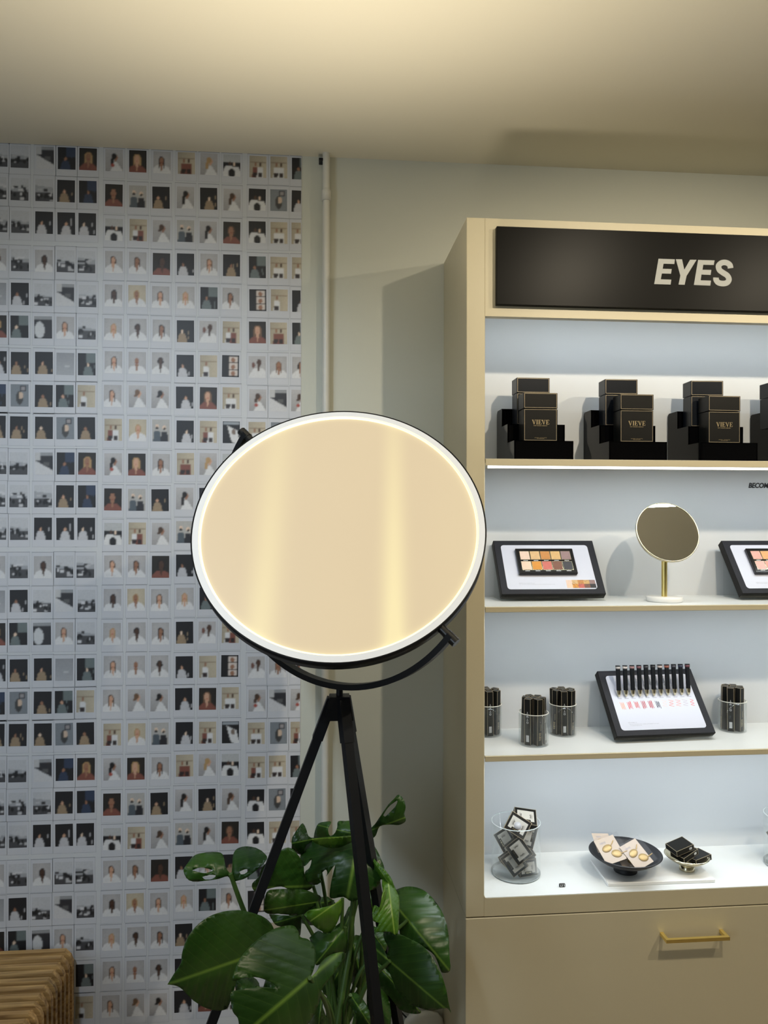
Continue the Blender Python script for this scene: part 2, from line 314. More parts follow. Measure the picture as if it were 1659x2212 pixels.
# ------------------------------------------------------------------ wallpaper printed with instant photos
PW, PH = .0452, .0585
XE = -.048
sk = {'f': (.56, .33, .22), 'm': (.30, .15, .09), 'd': (.07, .035, .022), 'p': (.72, .55, .42)}
hr = {'b': (.42, .27, .12), 'k': (.012, .01, .01), 'n': (.07, .04, .025), 'r': (.16, .09, .05), '0': None}
GREY = (.44, .43, .43); BEI = (.50, .44, .33); WHT = (.66, .66, .66); DK = (.012, .012, .014)
def paint(code, seed, NW=19, NH=25):
    rg = np.random.RandomState(seed)
    U, V = np.meshgrid(np.linspace(0, 1, NW), np.linspace(0, 1, NH))
    A = np.zeros((NH, NW, 3))
    def put(mask, c): A[mask] = np.array(c)
    def ell(cx, cy, rx, ry, c, cut=None):
        mk = ((U - cx) / rx) ** 2 + ((V - cy) / ry) ** 2 < 1
        if cut is not None: mk &= V < cut
        put(mk, c)
    def rect(x0, x1, y0, y1, c): put((U > x0) & (U < x1) & (V > y0) & (V < y1), c)
    def torso(cx, top, wd, c):
        put((V > top) & (np.abs(U - cx) < .13 + np.sqrt(np.maximum(V - top, 0)) * wd * .75), c)
    k = code[0]
    if k in 'PF':                                   # head and shoulders, P grey ground, F dark ground
        s, h, ln = sk[code[1]], hr[code[2]], int(code[3])
        A[:] = GREY if k == 'P' else (.02, .017, .014)
        if len(code) > 4 and code[4] == 'w': A[:] = BEI
        A *= (1 - .35 * ((U - .5) ** 2 + (V - .4) ** 2))[..., None] if k == 'P' else 1
        cx = .5 + rg.uniform(-.05, .05); sc = 1.0 if k == 'P' else 1.35
        if h: ell(cx, .40, .17 * sc, .17 * sc, h); rect(cx - .17 * sc, cx + .17 * sc, .38, .46 + .09 * ln, h)
        robe = WHT if k == 'P' else (.20, .07, .05)
        torso(cx, .62 + (.06 if sc > 1 else 0), 1.1, robe)
        put((V > .58) & (np.abs(U - cx) < .10 - (V - .60) * .28), s)
        ell(cx, .42, .11 * sc, .155 * sc, s)
        d = tuple(x * .45 for x in s); rect(cx - .085 * sc, cx - .03 * sc, .385, .41, d); rect(cx + .03 * sc, cx + .085 * sc, .385, .41, d); rect(cx - .04, cx + .04, .49, .51, (s[0] * .8, s[1] * .4, s[2] * .4))
        if h and ln > 1: rect(cx - .17 * sc, cx - .105 * sc, .4, .5 + .09 * ln, h); rect(cx + .105 * sc, cx + .17 * sc, .4, .5 + .09 * ln, h)
    elif k == 'S':                                  # side view
        s, h, ln = sk[code[1]], hr[code[2]], int(code[3])
        A[:] = GREY; A *= (1.05 - .4 * V * .8)[..., None]
        put((V > .55) & (U > .52 - (V - .55) * .55) & (U < .62 + (V - .55) * .9), WHT)
        ell(.60, .36, .12, .13, s); ell(.68, .38, .05, .05, s); rect(.52, .62, .44, .56, s)
        ell(.50, .32, .14, .13, h)
        put((V > .3) & (V < .42 + .10 * ln) & (np.abs(U - (.44 - (V - .3) * .15)) < .085), h)
        if len(code) > 4: ell(.42, .72, .10, .08, (.35, .07, .05))
    elif k == 'B':                                  # bald portrait holding a hand up
        A[:] = GREY; torso(.6, .55, 1.0, WHT); ell(.62, .30, .13, .17, sk['d']); put((V > .45) & (V < .68) & (np.abs(U - .6) < .06), sk['d']); ell(.28, .42, .11, .13, (.16, .07, .05))
    elif k == 'R':                                  # black and white room
        t = rg.uniform(.25, .5); A[:] = (.34, .35, .37); put(V < t + .1 * U, (.50, .51, .53)); put(V > .62, (.06, .06, .065))
        for _ in range(9):
            x, y = rg.rand(2); g = rg.choice([.02, .03, .45, .6]); rect(x - .12 * rg.rand(), x + .16, .3 + y * .6, .3 + y * .6 + .1, (g, g, g * 1.03))
        for _ in range(5): x = rg.rand(); ell(x, .55 + rg.rand() * .3, .08, .10, DK)
    elif k == 'D':                                  # dark scene with a few lit shapes
        A[:] = DK
        cols = {'w': (.50, .50, .52), 'b': (.30, .22, .14), 'u': (.03, .045, .085), 'g': (.14, .17, .17)}
        c = cols[code[1]]; x = rg.uniform(.3, .6); n = int(code[2])
        torso(x, .62, .35, c); ell(x, .53, .07, .08, sk[rg.choice(list('fmp'))])
        for _ in range(n):
            a, b = rg.uniform(.55, .95), rg.uniform(.25, .8); rect(a, a + .05, b, b + .16, c)
        if code[1] in 'ug': put((V < .45) & (U > .45), cols[code[1]])
    elif k == 'W':                                  # warm room with one or two standing people
        A[:] = BEI; A *= (.75 + .25 * U)[..., None]; rect(.47, .50, 0, 1, (.20, .15, .10)); rect(0, 1, .28, .31, (.26, .20, .14))
        for i in range(int(code[1])):
            x = .35 + .28 * i; s = sk['md'[i % 2]]; torso(x, .5, .12, WHT if rg.rand() > .45 else (.20, .07, .05)); ell(x, .40, .07, .085, s); rect(x - .13, x + .12, .78, 1, (.03, .02, .02))
    elif k == 'T':                                  # two white shirts against darkness
        A[:] = DK; put(V < .35, (.45, .46, .46)) if code[1] == '1' else None
        torso(.34, .5, .55, WHT); torso(.68, .55, .6, WHT); ell(.38, .42, .08, .09, sk['d']); ell(.64, .42, .08, .09, sk['p']); ell(.5, .85, .22, .2, DK)
    elif k == 'G': A[:] = (.36, .37, .39); rect(.45, .75, .56, .64, (.52, .53, .54)); A *= (.9 + .25 * (V - .5))[..., None]
    elif k == 'H':                                  # grey room with a hand or masked pair
        A[:] = (.20, .22, .24)
        if code[1] == '1': ell(.5, .62, .20, .30, (.05, .05, .05)); ell(.58, .5, .13, .16, (.60, .45, .34)); rect(.55, .85, .08, .3, (.02, .02, .03)); rect(.6, .8, .12, .26, (.30, .28, .28))
        else:
            A[:] = (.42, .41, .39); torso(.28, .5, .2, (.08, .10, .12)); torso(.70, .55, .2, (.02, .02, .025)); ell(.28, .33, .11, .12, sk['p']); ell(.7, .38, .11, .12, sk['p']); ell(.28, .38, .08, .06, DK); ell(.7, .43, .08, .06, DK)
    elif k == 'X':                                  # dark contact strips / polaroid
        A[:] = DK
        if code[1] == '1':
            for y in (.06, .37, .67): rect(.42, .9, y, y + .27, (.62, .55, .50)); ell(.66, y + .16, .12, .11, sk['m'])
        else: put((V - .2 > (U - .3) * .4) & (V - .85 < (U - .3) * .4) & (U > .3 + (V - .3) * .35) & (U < .8 + (V - .3) * .35), WHT); ell(.65, .48, .12, .13, (.2, .15, .12)); rect(0, 1, .02, .14, (.3, .33, .36))
    elif k == 'Z':                                  # white oval or white papers
        A[:] = (.03, .03, .035); put(V < .16, (.30, .31, .32))
        if code[1] == '1': ell(.3, .62, .28, .38, (.58, .59, .60)); rect(.28, .33, .15, .95, DK)
        else: put(V > .45 + .45 * U - .1, (.58, .58, .59)); put((V < .35) & (U < .3), (.5, .5, .5)); rect(.45, .8, .42, .6, (.1, .1, .1))
    A *= rg.uniform(.93, 1.04, A.shape[:2])[..., None]
    P = np.pad(A, ((1, 1), (1, 1), (0, 0)), 'edge')
    return (P[1:-1, 1:-1] * 4 + P[:-2, 1:-1] + P[2:, 1:-1] + P[1:-1, :-2] + P[1:-1, 2:]) / 8
CODES = [
 'R R Z2 Du1 Fmb2 Smk3x Ffb2 Pmk3 W2 Sfb3 T1 W2 W2 Dg2',
 'R R R Db2 Du2 Fmk1 H2 Db2 Smk4 Db3 Smn3 T0 H1 Dw1',
 'R R Dw1 Dw2 Dw2 T1 W2 Smn1 H2 Smk4 Fmn1 T0 W2 W2',
 'Pfn1 R Pdk1 R R Pfn1 Pmn2 Fdk1 Dw1 Pfr3 Db3 Dg3 W2 W1',
 'G Dw2 R Z2 R Pdk2 Pmb1w Pfn2 Pfb3 Dg2 Pmk2 X1 W1 Dw2',
 'Fmb1 Dg1 Z1 Pfn2 R Pfb2 Pdk0 Pmk3 Db2 B W2 Ffr2 W2 Dg2',
 'Dw2 Db3 Db2 G Dg2 Pfn3 Pm00 Pdk0 Dw1 W1 X1 B Pmr3 Pmk1',
 'Du2 H1 Db1 Dg2 W1 Pfn3 Sfr1 Smk1 Dw2 Ffr2 W2 Smn2x Z2 Smn1x',
 'Db1 Db2 Db1 H1 Db1 W2 Pfb1w H2 Dw2 W2 X2 W2 H1 W2']
cx_px = [-6, 42, 94, 141, 187, 244.6, 296.5, 347, 400, 450, 499, 555.4, 602, 648]
def zs(x, ys): return [at(x, y, Y=0).z for y in ys]
ROWZ = [zs(94, [340.7, 411, 481.7, 563.9, 637, 708, 785, 855, 924, 1001]), zs(296, [349, 425, 498, 569, 640.5, 713, 784, 857, 929, 1003.5]),
        zs(450, [355.5, 430, 502, 573, 643.7, 717, 791, 860, 932.7, 1003]), zs(555, [361, 432, 502.4, 577, 648, 718.6, 793, 865, 935, 1008])]
def make_wallpaper():
    V = [(-2.59, -.0012, 0.09), (XE, -.0012, .09), (XE, -.0012, HC), (-2.59, -.0012, HC), (XE, 0, .09), (XE, 0, HC)]
    F = [(0, 1, 2, 3), (1, 4, 5, 2)]; C = [(.56, .575, .59)] * 6
    def quadz(x0, x1, z0, z1, y, c):
        x1 = min(x1, XE)
        if x1 <= x0: return
        o = len(V); V.extend([(x0, y, z0), (x1, y, z0), (x1, y, z1), (x0, y, z1)]); F.append((o, o + 1, o + 2, o + 3)); C.extend([c] * 4)
    xs = [at(p, 1000, Y=0).x for p in cx_px]; pit = xs[1] - xs[0]
    cols = [(x, i) for i, x in enumerate(xs)] + [(xs[0] - pit * (i + 1), 13 - i) for i in range(11)]
    cache = {}
    for x, ci in cols:
        g = ROWZ[0 if ci < 5 else 1 if ci < 8 else 2 if ci < 11 else 3]; per = g[0] - g[9]
        for r in range(27):
            k = r % 9; z = g[k] - per * (r // 9)
            if z < .15: continue
            rr = random.Random(ci * 31 + k); jx, jz, rot = rr.uniform(-.0018, .0018), rr.uniform(-.001, .001), rr.uniform(-.012, .012)
            X, Z = x + jx, z + jz
            fl = (.50, .50, .54)
            quadz(X - .0282, X + .0282, Z - .0485, min(Z + .0405, HC - .002), -.0014, (.46, .475, .50))
            quadz(X - .0270, X + .0270, Z - .0475, min(Z + .0385, HC - .002), -.0016, (.545, .555, .585))
            quadz(X - .0282, X + .0282, Z + .0390, min(Z + .0402, HC - .002), -.0017, (.33, .34, .36))
            if (ci, k) not in cache: cache[ci, k] = paint(CODES[k].split()[ci], ci * 100 + k)
            A = cache[ci, k]; NH, NW = A.shape[:2]; o = len(V)
            nx = NW
            if X + PW / 2 > XE: nx = int((XE - (X - PW / 2)) / PW * (NW - 1)) + 1
            if nx < 2: continue
            for j in range(NH):
                for i in range(nx):
                    u, v = (i / (NW - 1) - .5) * PW, (.5 - j / (NH - 1)) * PH
                    V.append((X + u - v * rot, -.0019, min(Z + v + u * rot, HC - .002))); C.append(tuple(A[j, i]))
            for j in range(NH - 1):
                for i in range(nx - 1): a = o + j * nx + i; F.append((a + nx, a + nx + 1, a + 1, a))
    me = bpy.data.meshes.new('wallpaper'); me.from_pydata(V, [], F); me.materials.append(M['print'])
    ca = me.color_attributes.new('print', 'FLOAT_COLOR', 'POINT')
    arr = np.ones((len(V), 4), dtype=np.float32); arr[:, :3] = np.clip(np.array(C), 0, 1); ca.data.foreach_set('color', arr.ravel())
    o = bpy.data.objects.new('wallpaper', me); COL.objects.link(o)
    tag(o, 'white wallpaper printed all over with rows of small instant photos', 'wallpaper')
make_wallpaper()

# ------------------------------------------------------------------ pipe on the wall
pp = thing('wall_pipe', (.0185, -.022, 0), 'thin painted vertical pipe on the wall beside the photo wallpaper', 'pipe')
q = MB(); q.cyl(.0098, 0, HC, 24); q.build('pipe_tube', 'pvc', pp)
q = MB(); zc_ = at(704, 425, Y=-.02).z; q.lathe([(.0098, zc_ + .02), (.0125, zc_ + .014), (.0125, zc_ - .012), (.0098, zc_ - .012)], 24); q.build('pipe_coupling', 'pvc', pp)
q = MB(); q.bbox(-.020, -.008, -.004, .022, HC - .022, HC - .014, b=.001); q.build('pipe_bracket', 'mblack', pp)

# ------------------------------------------------------------------ display cabinet
YF = -.32; CX0, CX1 = .3437, 1.452; OX0, OX1 = .388, 1.408; YBK = -.10; TOP = 2.197
cab = thing('display_cabinet', ((CX0 + CX1) / 2, YF / 2, 0), 'tall beige wall display cabinet with lit open shelves and a drawer', 'cabinet')
def cb(name, b, m, bev=0, parent=None, mats=None):
    q = MB(); q.bbox(*b, b=bev) if bev else q.box(*b); o = q.build(name, m, cab); o.location = -cab.location; return o
cb('side_post', (CX0, OX0, YF, 0, .5605, TOP), 'cab', .0012); cb('side_post', (OX1, CX1, YF, 0, .5605, TOP), 'cab', .0012)
cb('header', (OX0, OX1, YF + .0003, YF + .02, 1.9665, TOP - .0004), 'cab')
cb('top_panel', (OX0, OX1, YF + .02, 0, TOP - .02, TOP - .0004), 'cab')
cb('bottom_rail', (OX0, OX1, YF + .0003, -.09, .561, .603), 'cab')
cb('base_carcass', (CX0 + .001, CX1 - .001, YF + .019, 0, .02, .5575), 'cab')
for sx, ox in ((1, OX0), (-1, OX1)):            # rounded lower corners of the opening
    c = [(ox, .603), (ox + sx * .007, .603)] + [(ox + sx * .007 * (1 - math.sin(a)), .603 + .007 * (1 - math.cos(a))) for a in (0, .4, .8, 1.2, PI / 2)]
    q = MB(); q.prism(c, YF, YF + .012, 'y'); q.build('corner_fillet', 'cab', cab, world=True)
cb('back_panel', (OX0, OX1, YBK, YBK + .01, .60, TOP - .02), 'backp')
cb('side_lining', (OX0, OX0 + .002, YF + .012, YBK, .603, TOP - .02), 'white'); cb('side_lining', (OX1 - .002, OX1, YF + .012, YBK, .603, TOP - .02), 'white')
cb('bottom_deck', (OX0 + .0005, OX1 - .0005, YF + .0008, YBK, .6025, .6045), 'white')
LEDW = 1.3
SH = [(1.616, 1.6325), (1.2713, 1.2845), (.9215, .9350)]
def shelf_light(z, y, power, tilt=10):
    l = bpy.data.lights.new('shelf_led', 'AREA'); l.energy = power; l.color = (.87, .95, 1); l.shape = 'RECTANGLE'; l.size = OX1 - OX0 - .02; l.size_y = .008; l.spread = R(168)
    o = bpy.data.objects.new('shelf_led', l); COL.objects.link(o); o.location = ((OX0 + OX1) / 2, y, z); o.rotation_euler = (R(tilt), 0, 0)
for i, (z0, z1) in enumerate(SH):
    q = MB(); q.bbox(OX0 + .002, OX1 - .002, YF + .001, YF + .005, z0, z1 - .0004, b=.0008, mi=0); q.box(OX0 + .002, OX1 - .002, YF + .0045, YBK, z0 + .0075, z1, mi=1); q.box(OX0 + .002, OX1 - .002, YF + .0045, YBK, z0 + .006, z0 + .0075, mi=0)
    s_ = q.build('shelf', ['cab', 'white'], cab, world=True)
    dz = -.0050 if i == 0 else .0012
    q = MB(); q.box(OX0 + .01, OX1 - .01, YF + .006, YF + .016, z0 + dz, z0 + .0065); l = q.build('led_strip', 'led', s_)
    shelf_light(z0 + dz - .0008, YF + .011, LEDW * (.85, .95, 1.3)[i])
cb('led_strip', (OX0 + .01, OX1 - .01, YF + .022, YF + .034, 1.985, 1.993), 'led'); shelf_light(1.984, YF + .028, LEDW * .60, 80)
# drawer front and brass handle
q = MB(); q.bbox(CX0, CX1, YF, YF + .018, .19, .5575, b=.0012)
dr = q.build('drawer', 'cab', cab, world=True)
q = MB(); q.bbox(CX0, CX1, YF, YF + .018, .02, .187, b=.0012); q.build('drawer', 'cab', cab, world=True)
hz = .547 - .006; a = at(1429, 2017, Y=YF); b = at(1557, 2009, Y=YF); hz = a.z
q = MB(); hx0, hx1 = a.x - .004, b.x + .004
q.box(hx0, hx1, YF - .034, YF - .026, hz - .004, hz + .004)
for x in (hx0, hx1 - .008): q.box(x, x + .008, YF - .0262, YF, hz - .004, hz + .004)
h_ = q.build('handle', 'brass', dr); tag(h_, 'square brass bar handle')
# sign
sg = MB(); SX0, SX1 = .412, .898 * 2 - .412
sg.bbox(SX0, SX1, YF - .014, YF, 1.991, 2.1735, b=.0008)
sign = sg.build('sign_board', 'sign', cab, world=True); tag(sign, 'black header board with the white word EYES')
sc = 4.6212
def sp_(x, y): p = at(1300 + x / sc, 440 + y / sc, Y=YF - .014); return (p.x, p.z)
L_ = [[(565,550),(729,556),(723,603),(615,600),(607,650),(697,653),(690,700),(598,698),(588,755),(693,759),(686,808),(522,803)],
      [(738,555),(800,556),(822,660),(880,560),(945,561),(845,722),(826,810),(765,808),(783,718)],
      [(960,562),(1124,567),(1117,613),(1012,610),(1004,660),(1092,662),(1085,712),(994,708),(986,765),(1089,769),(1082,819),(918,812)]]
def catmull(P, n=6):
    o = []
    for i in range(len(P) - 1):
        p0, p1, p2, p3 = [Vector(P[max(0, min(len(P) - 1, j))]) for j in (i - 1, i, i + 1, i + 2)]
        for k in range(n):
            t = k / n; o.append(.5 * ((2 * p1) + (p2 - p0) * t + (2 * p0 - 5 * p1 + 4 * p2 - p3) * t * t + (3 * p1 - p0 - 3 * p2 + p3) * t ** 3))
    return o + [Vector(P[-1])]
Sc = catmull([(1284, 645), (1276, 612), (1240, 589), (1195, 592), (1164, 622), (1175, 664), (1212, 692), (1252, 720), (1268, 758), (1247, 790), (1205, 798), (1162, 788), (1140, 760), (1139, 738)])
def ribbon(P, wd):
    Lf, Rt = [], []
    for i, p in enumerate(P):
        t = (P[min(i + 1, len(P) - 1)] - P[max(i - 1, 0)]).normalized(); n = Vector((-t.y, t.x)); Lf.append(p + n * wd / 2); Rt.append(p - n * wd / 2)
    return Lf, Rt
lt = MB()
for p in L_: lt.prism([sp_(*k) for k in p], YF - .0146, YF - .0139, 'y')
Lf, Rt = ribbon(Sc, 56)
for i in range(len(Lf) - 1): lt.prism([sp_(*Lf[i]), sp_(*Lf[i + 1]), sp_(*Rt[i + 1]), sp_(*Rt[i])], YF - .0146, YF - .0139, 'y')
o = lt.build('sign_letters', 'vinyl', sign); o.location = (0, 0, 0)
# lettering on the back panel
q = MB(); p = at(1616.5, 1053.5, Y=YBK - .001); p2 = at(1659, 1041, Y=YBK - .001)
text_mb(q, 'BECOM', .0128, frame_T(p, (1, 0, 0), (0, 0, 1), (0, -1, 0)), 0, .22, .035, .0005, 'LEFT', width=.058)
o = q.build('wall_lettering', 'blackvinyl', cab, world=True)

# ------------------------------------------------------------------ shelf 1: risers and boxes
Z1, Z2, Z3, Z0 = 1.6325, 1.2845, .9350, .6045
RY = -2.05 + 1.765 + .005
def riser_mb():
    q = MB(); W = .146; t = .003; D = .176
    # heights of the three treads and the back
    h1, h2, h3 = .047, .094, .140; s1, s2, s3 = 0, .064, .122
    def sheet(y0, y1, z0, z1): q.bbox(0, W, y0, y1, z0, z1, b=.0007)
    sheet(0, t, 0, h1); sheet(0, s2, h1 - t, h1); sheet(s2, s2 + t, h1, h2); sheet(s2, s3, h2 - t, h2); sheet(s3, s3 + t, h2, h3); sheet(s3, D - .003, h3 - t, h3); sheet(D - .004, D, 0, h3 - .002)
    prof = [(0, 0), (D, 0), (D, h3 - .008), (D - .008, h3), (s3, h3), (s3, h2), (s2, h2), (s2, h1), (0, h1)]
    for x in (0, W - t): q.prism(prof, x - .0005, x + t, 'x')
    return q
rx = [at(1111, 970, Y=RY).x, at(1316, 970, Y=RY).x, at(1514.5, 970, Y=RY).x, at(1514.5, 970, Y=RY).x * 2 - at(1316, 970, Y=RY).x]
nth = ['leftmost of the four', 'second of the four from the left', 'third of the four from the left', 'rightmost of the four']
def carton(name, label, lux):
    """box with separate lid, gold outlines"""
    t = thing(name, (0, 0, 0), label, 'box', 'gold-edged cartons on the stepped risers')
    W, D, H, s = .083, .047, .117, .0782
    mt = 'carton' if lux else 'carton_b'
    def outline(q, x0, x1, z0, z1, y, e=.0009):
        for b in ((x0, x1, z0, z0 + e), (x0, x1, z1 - e, z1), (x0, x0 + e, z0, z1), (x1 - e, x1, z0, z1)): q.box(b[0], b[1], y - .0002, y + .0001, b[2], b[3], 1)
    q = MB(); q.bbox(0, W, 0, D, 0, s, b=.0006); outline(q, .0014, W - .0014, .0014, s - .0012, 0); body = q.build('box_body', [mt, 'fold'], t)
    q = MB(); q.bbox(-.0006, W + .0006, -.0006, D + .0006, s + .0012, H, b=.0006); outline(q, .0012, W - .0012, s + .0026, H - .0012, -.0006)
    for x0, x1, y0, y1 in ((0, W, -.0004, .0006), (0, .0008, 0, D), (W - .0008, W, 0, D)): q.box(x0, x1, y0, y1, H - .0002, H + .0002, 1)
    q.build('lid', [mt, 'fold'], t)
    q = MB(); T = lambda z: frame_T((W / 2, 0, z), (1, 0, 0), (0, 0, 1), (0, -1, 0))
    vieve(q, .0425, .0112, T(.0460))
    text_mb(q, 'EYE WANDS LIBRARY', .0022, T(.0362), width=.034)
    q.build('box_print', 'gold', body); q = MB()
    text_mb(q, 'ARTISTRY + EYE PALETTES', .0013, T(.0072), width=.030); text_mb(q, 'FOUNDATION', .0013, T(.0052), width=.018)
    q.build('small_print', 'gold', body)
    return t
r0 = None
bx_front = [1131.6, 1340, 1530.5, 1719]; bx_rear = [1116.7, 1307.3, 1492.7, 1664.5]
cf = cr_ = None
RL = thing('stepped_riser', (0, 0, 0), 'x', 'display stand', 'black stepped risers on the top shelf'); rm = riser_mb().build('riser_shell', 'acr', RL)
CF = carton('gift_box', 'x', True); CR = carton('gift_box', 'x', False)
for i in range(4):
    r = RL if i == 0 else dup(RL); r.location = (rx[i], RY, Z1 + .0003)
    r['label'] = 'glossy black three-step riser on the top shelf, %s' % nth[i]
    if i < 3:
        c = CF if i == 0 else dup(CF); c.location = (at(bx_front[i], 900, Y=RY + .014).x, RY + .014, Z1 + .0478); c.rotation_euler.z = R((0, -1.5, 1)[i])
        c['label'] = 'gold-lettered black box on the lowest step of the %s riser' % ('leftmost', 'second', 'third')[i]
    c = CR if i == 0 else dup(CR); c.location = (at(bx_rear[i], 850, Y=RY + .071).x, RY + .071, Z1 + .0948 + (0, 0, -.000, 0)[i]); c.rotation_euler.z = R((0, -2, -3, 0)[i])
    c['label'] = 'taller-standing bluish black box on the middle step of the %s riser' % ('leftmost', 'second', 'third', 'rightmost')[i]

# ------------------------------------------------------------------ tilted display boards
def board(name, loc, tilt, W, L, label, insert_round=.008, yaw=0):
    """board leaning back; local x right, local y up the slope after tilt; returns thing and slope matrix"""
    t = thing(name, Vector(loc) + Vector((0, 0, .0004)), label, 'display stand', 'tilted display boards in clear holders', (0, 0, R(yaw)))
    ca, sa = math.cos(tilt), math.sin(tilt)        # tilt from horizontal
    T = frame_T((0, 0, .0045), (1, 0, 0), (0, ca, sa), (0, -sa, ca))   # local z = out of the board face
    H = .021
    o0 = Vector((0, 0, 0))
    T = Matrix.Translation((0, H * sa + .001, 0)) @ T
    q = MB(); q.bbox(0, W, 0, L, 0, H, b=.0012, T=T, mi=1); q.box(.0013, W - .0013, .0013, L - .0013, H - .0002, H + .0001, T=T)
    q.build('board', ['board', 'boardside'], t)
    def rr(x0, x1, y0, y1, r):
        o = []
        for cx, cy, a0 in ((x1 - r, y1 - r, 0), (x0 + r, y1 - r, 90), (x0 + r, y0 + r, 180), (x1 - r, y0 + r, 270)):
            for k in range(5): a = R(a0 + k * 22.5); o.append((cx + r * math.cos(a), cy + r * math.sin(a)))
        return o
    q = MB(); q.prism(rr(.0175, W - .0185, .0150, L - .0155, insert_round), H - .0005, H + .0004, 'z', 0, T); ins = q.build('insert_card', 'card', t)
    # clear holder: sloped back, lip, upright
    q = MB(); q.box(-.001, W + .001, -.0005, L * .94, -.0025, -.0003, T=T); q.box(0, W, -.0026, -.0004, -.0024, H * .62, T=T)
    top = T @ Vector((0, L * .7, -.002)); q.box(0, W, top.y, top.y + .002, 0, top.z - .002); q.box(0, W, .004, top.y, 0, .002)
    q.build('clear_holder', 'clear', t)
    return t, T, H, ins
pan_cols = [[(.66, .50, .42), (.55, .36, .17), (.45, .20, .055), (.52, .33, .13), (.24, .16, .16)], [(.68, .50, .38), (.58, .25, .035), (.48, .11, .085), (.17, .075, .05), (.014, .014, .02)]]
pan_cols2 = [[(.70, .32, .28), (.62, .30, .12), (.60, .2, .15), (.5, .3, .2), (.4, .2, .2)], [(.68, .36, .32), (.6, .3, .25), (.5, .2, .2), (.4, .15, .15), (.2, .1, .1)]]
def palette(t, T, H, W, L, cols, label, px0, py0):
    """make-up palette lying on the board face"""
    o = bpy.data.objects.new('makeup_palette', None); COL.objects.link(o); tag(o, label, 'makeup palette')
    base = (Matrix.Translation(t.location) @ t.rotation_euler.to_matrix().to_4x4() @ T @ Matrix.Translation((px0, py0, H + .0005)))
    o.matrix_world = base; o.empty_display_size = .02
    pw, ph, pd = .151, .078, .0095
    q = MB(); q.bbox(0, pw, 0, ph, 0, pd, b=.0015); q.box(.004, pw - .004, .004, ph - .004, pd - .0002, pd + .0003); case = q.build('palette_case', 'pal', o)
    for r_ in range(2):
        for c in range(5):
            x = .0095 + c * .0268; y = (.0425, .0110)[r_]
            q = MB(); q.box(x - .0008, x + .0248, y - .0008, y + .0258, pd, pd + .0006, 1); q.bbox(x, x + .024, y, y + .025, pd + .0001, pd + .0012, b=.0004)
            m = mat('pressed_shadow', cols[r_][c], .45 if (r_ + c) % 2 else .7, noise=.12, nscale=140)
            q.build('pan', [m, 'palebrass'], o)
            q = MB(); text_mb(q, ('BARE', 'SILK', 'TAN', 'GILT', 'MAUVE', 'GLOW', 'SUN', 'RUBY', 'COCOA', 'NOIR')[r_ * 5 + c][:0] or '-', .001, frame_T((x + .012, y - .0035, pd + .0003), (1, 0, 0), (0, 1, 0), (0, 0, 1)))
            q = MB(); q.box(x + .006, x + .018, y - .0042, y - .0026, pd + .0003, pd + .0006); q.build('pan_name_strip', 'barcode', o)
    return o
def print_lines(q, T, H, x, y, w1, w2):
    text_mb(q, 'ESSENTIAL PALETTE  01', .0014, T @ Matrix.Translation((x, y, H + .0004)), 0, 0, 0, .0002, 'LEFT', w1)
    text_mb(q, 'Ten versatile shades designed to create endless everyday looks', .0012, T @ Matrix.Translation((x, y - .0032, H + .0004)), 0, 0, 0, .0002, 'LEFT', w2)
BW, BL = .266, .166
def swatch_art(T, H, ins, cols):
    q = MB(); mats = []; x0, y0, wd, hh = .170, .0180, .075, .024
    flat = [c for r in cols for c in r]
    for i in range(10):
        mats.append(mat('swatch', flat[i], .6, noise=.15, nscale=200)); cx = x0 + (i % 5) * wd / 5; cy = y0 + (1 - i // 5) * hh / 2
        q.prism([(cx, cy), (cx + wd / 5, cy), (cx + wd / 5, cy + hh / 2), (cx, cy + hh / 2)], H + .0004, H + .0006, 'z', i, T)
    rg = random.Random(3)
    for _ in range(9):
        a = Vector((x0 + rg.random() * wd * .8, y0 + rg.random() * hh, 0)); pts = [a]
        for k in range(5): a = a + Vector((rg.uniform(-.004, .008), rg.uniform(-.006, .006), 0)); a.y = min(max(a.y, y0 + .001), y0 + hh - .001); a.x = min(a.x, x0 + wd - .001); pts.append(a)
        Lf, Rt = ribbon([Vector((p.x, p.y)) for p in pts if True], .0005)
        for i in range(len(Lf) - 1):
            q.prism([tuple(Lf[i]), tuple(Lf[i + 1]), tuple(Rt[i + 1]), tuple(Rt[i])], H + .0006, H + .0007, 'z', 10, T)
    q.build('swatch_print', mats + ['darkink'], ins)
a = at(1084, 1300, Z=Z2)
t1, T1, H1, ins1 = board('display_board', a, R(52), BW, BL, 'tilted black display board holding the warm brown palette, left on second shelf', yaw=-1)
palette(t1, T1, H1, BW, BL, pan_cols, 'open ten-pan palette of beige, orange, rust and black shades on the left tilted board', .052, .056)
q = MB(); print_lines(q, T1, H1, .048, .032, .040, .092); q.build('card_text', 'ink', ins1); swatch_art(T1, H1, ins1, pan_cols)
a = at(1604.5, 1297.5, Z=Z2)
t2, T2, H2, ins2 = board('display_board', a, R(52), BW, BL, 'tilted black display board holding the pink palette, cut off by the right photo edge', yaw=0)
palette(t2, T2, H2, BW, BL, pan_cols2, 'palette of pink and coral pans on the board at the right photo edge', .052, .056)
q = MB(); print_lines(q, T2, H2, .048, .032, .040, .092); q.build('card_text', 'ink', ins2)

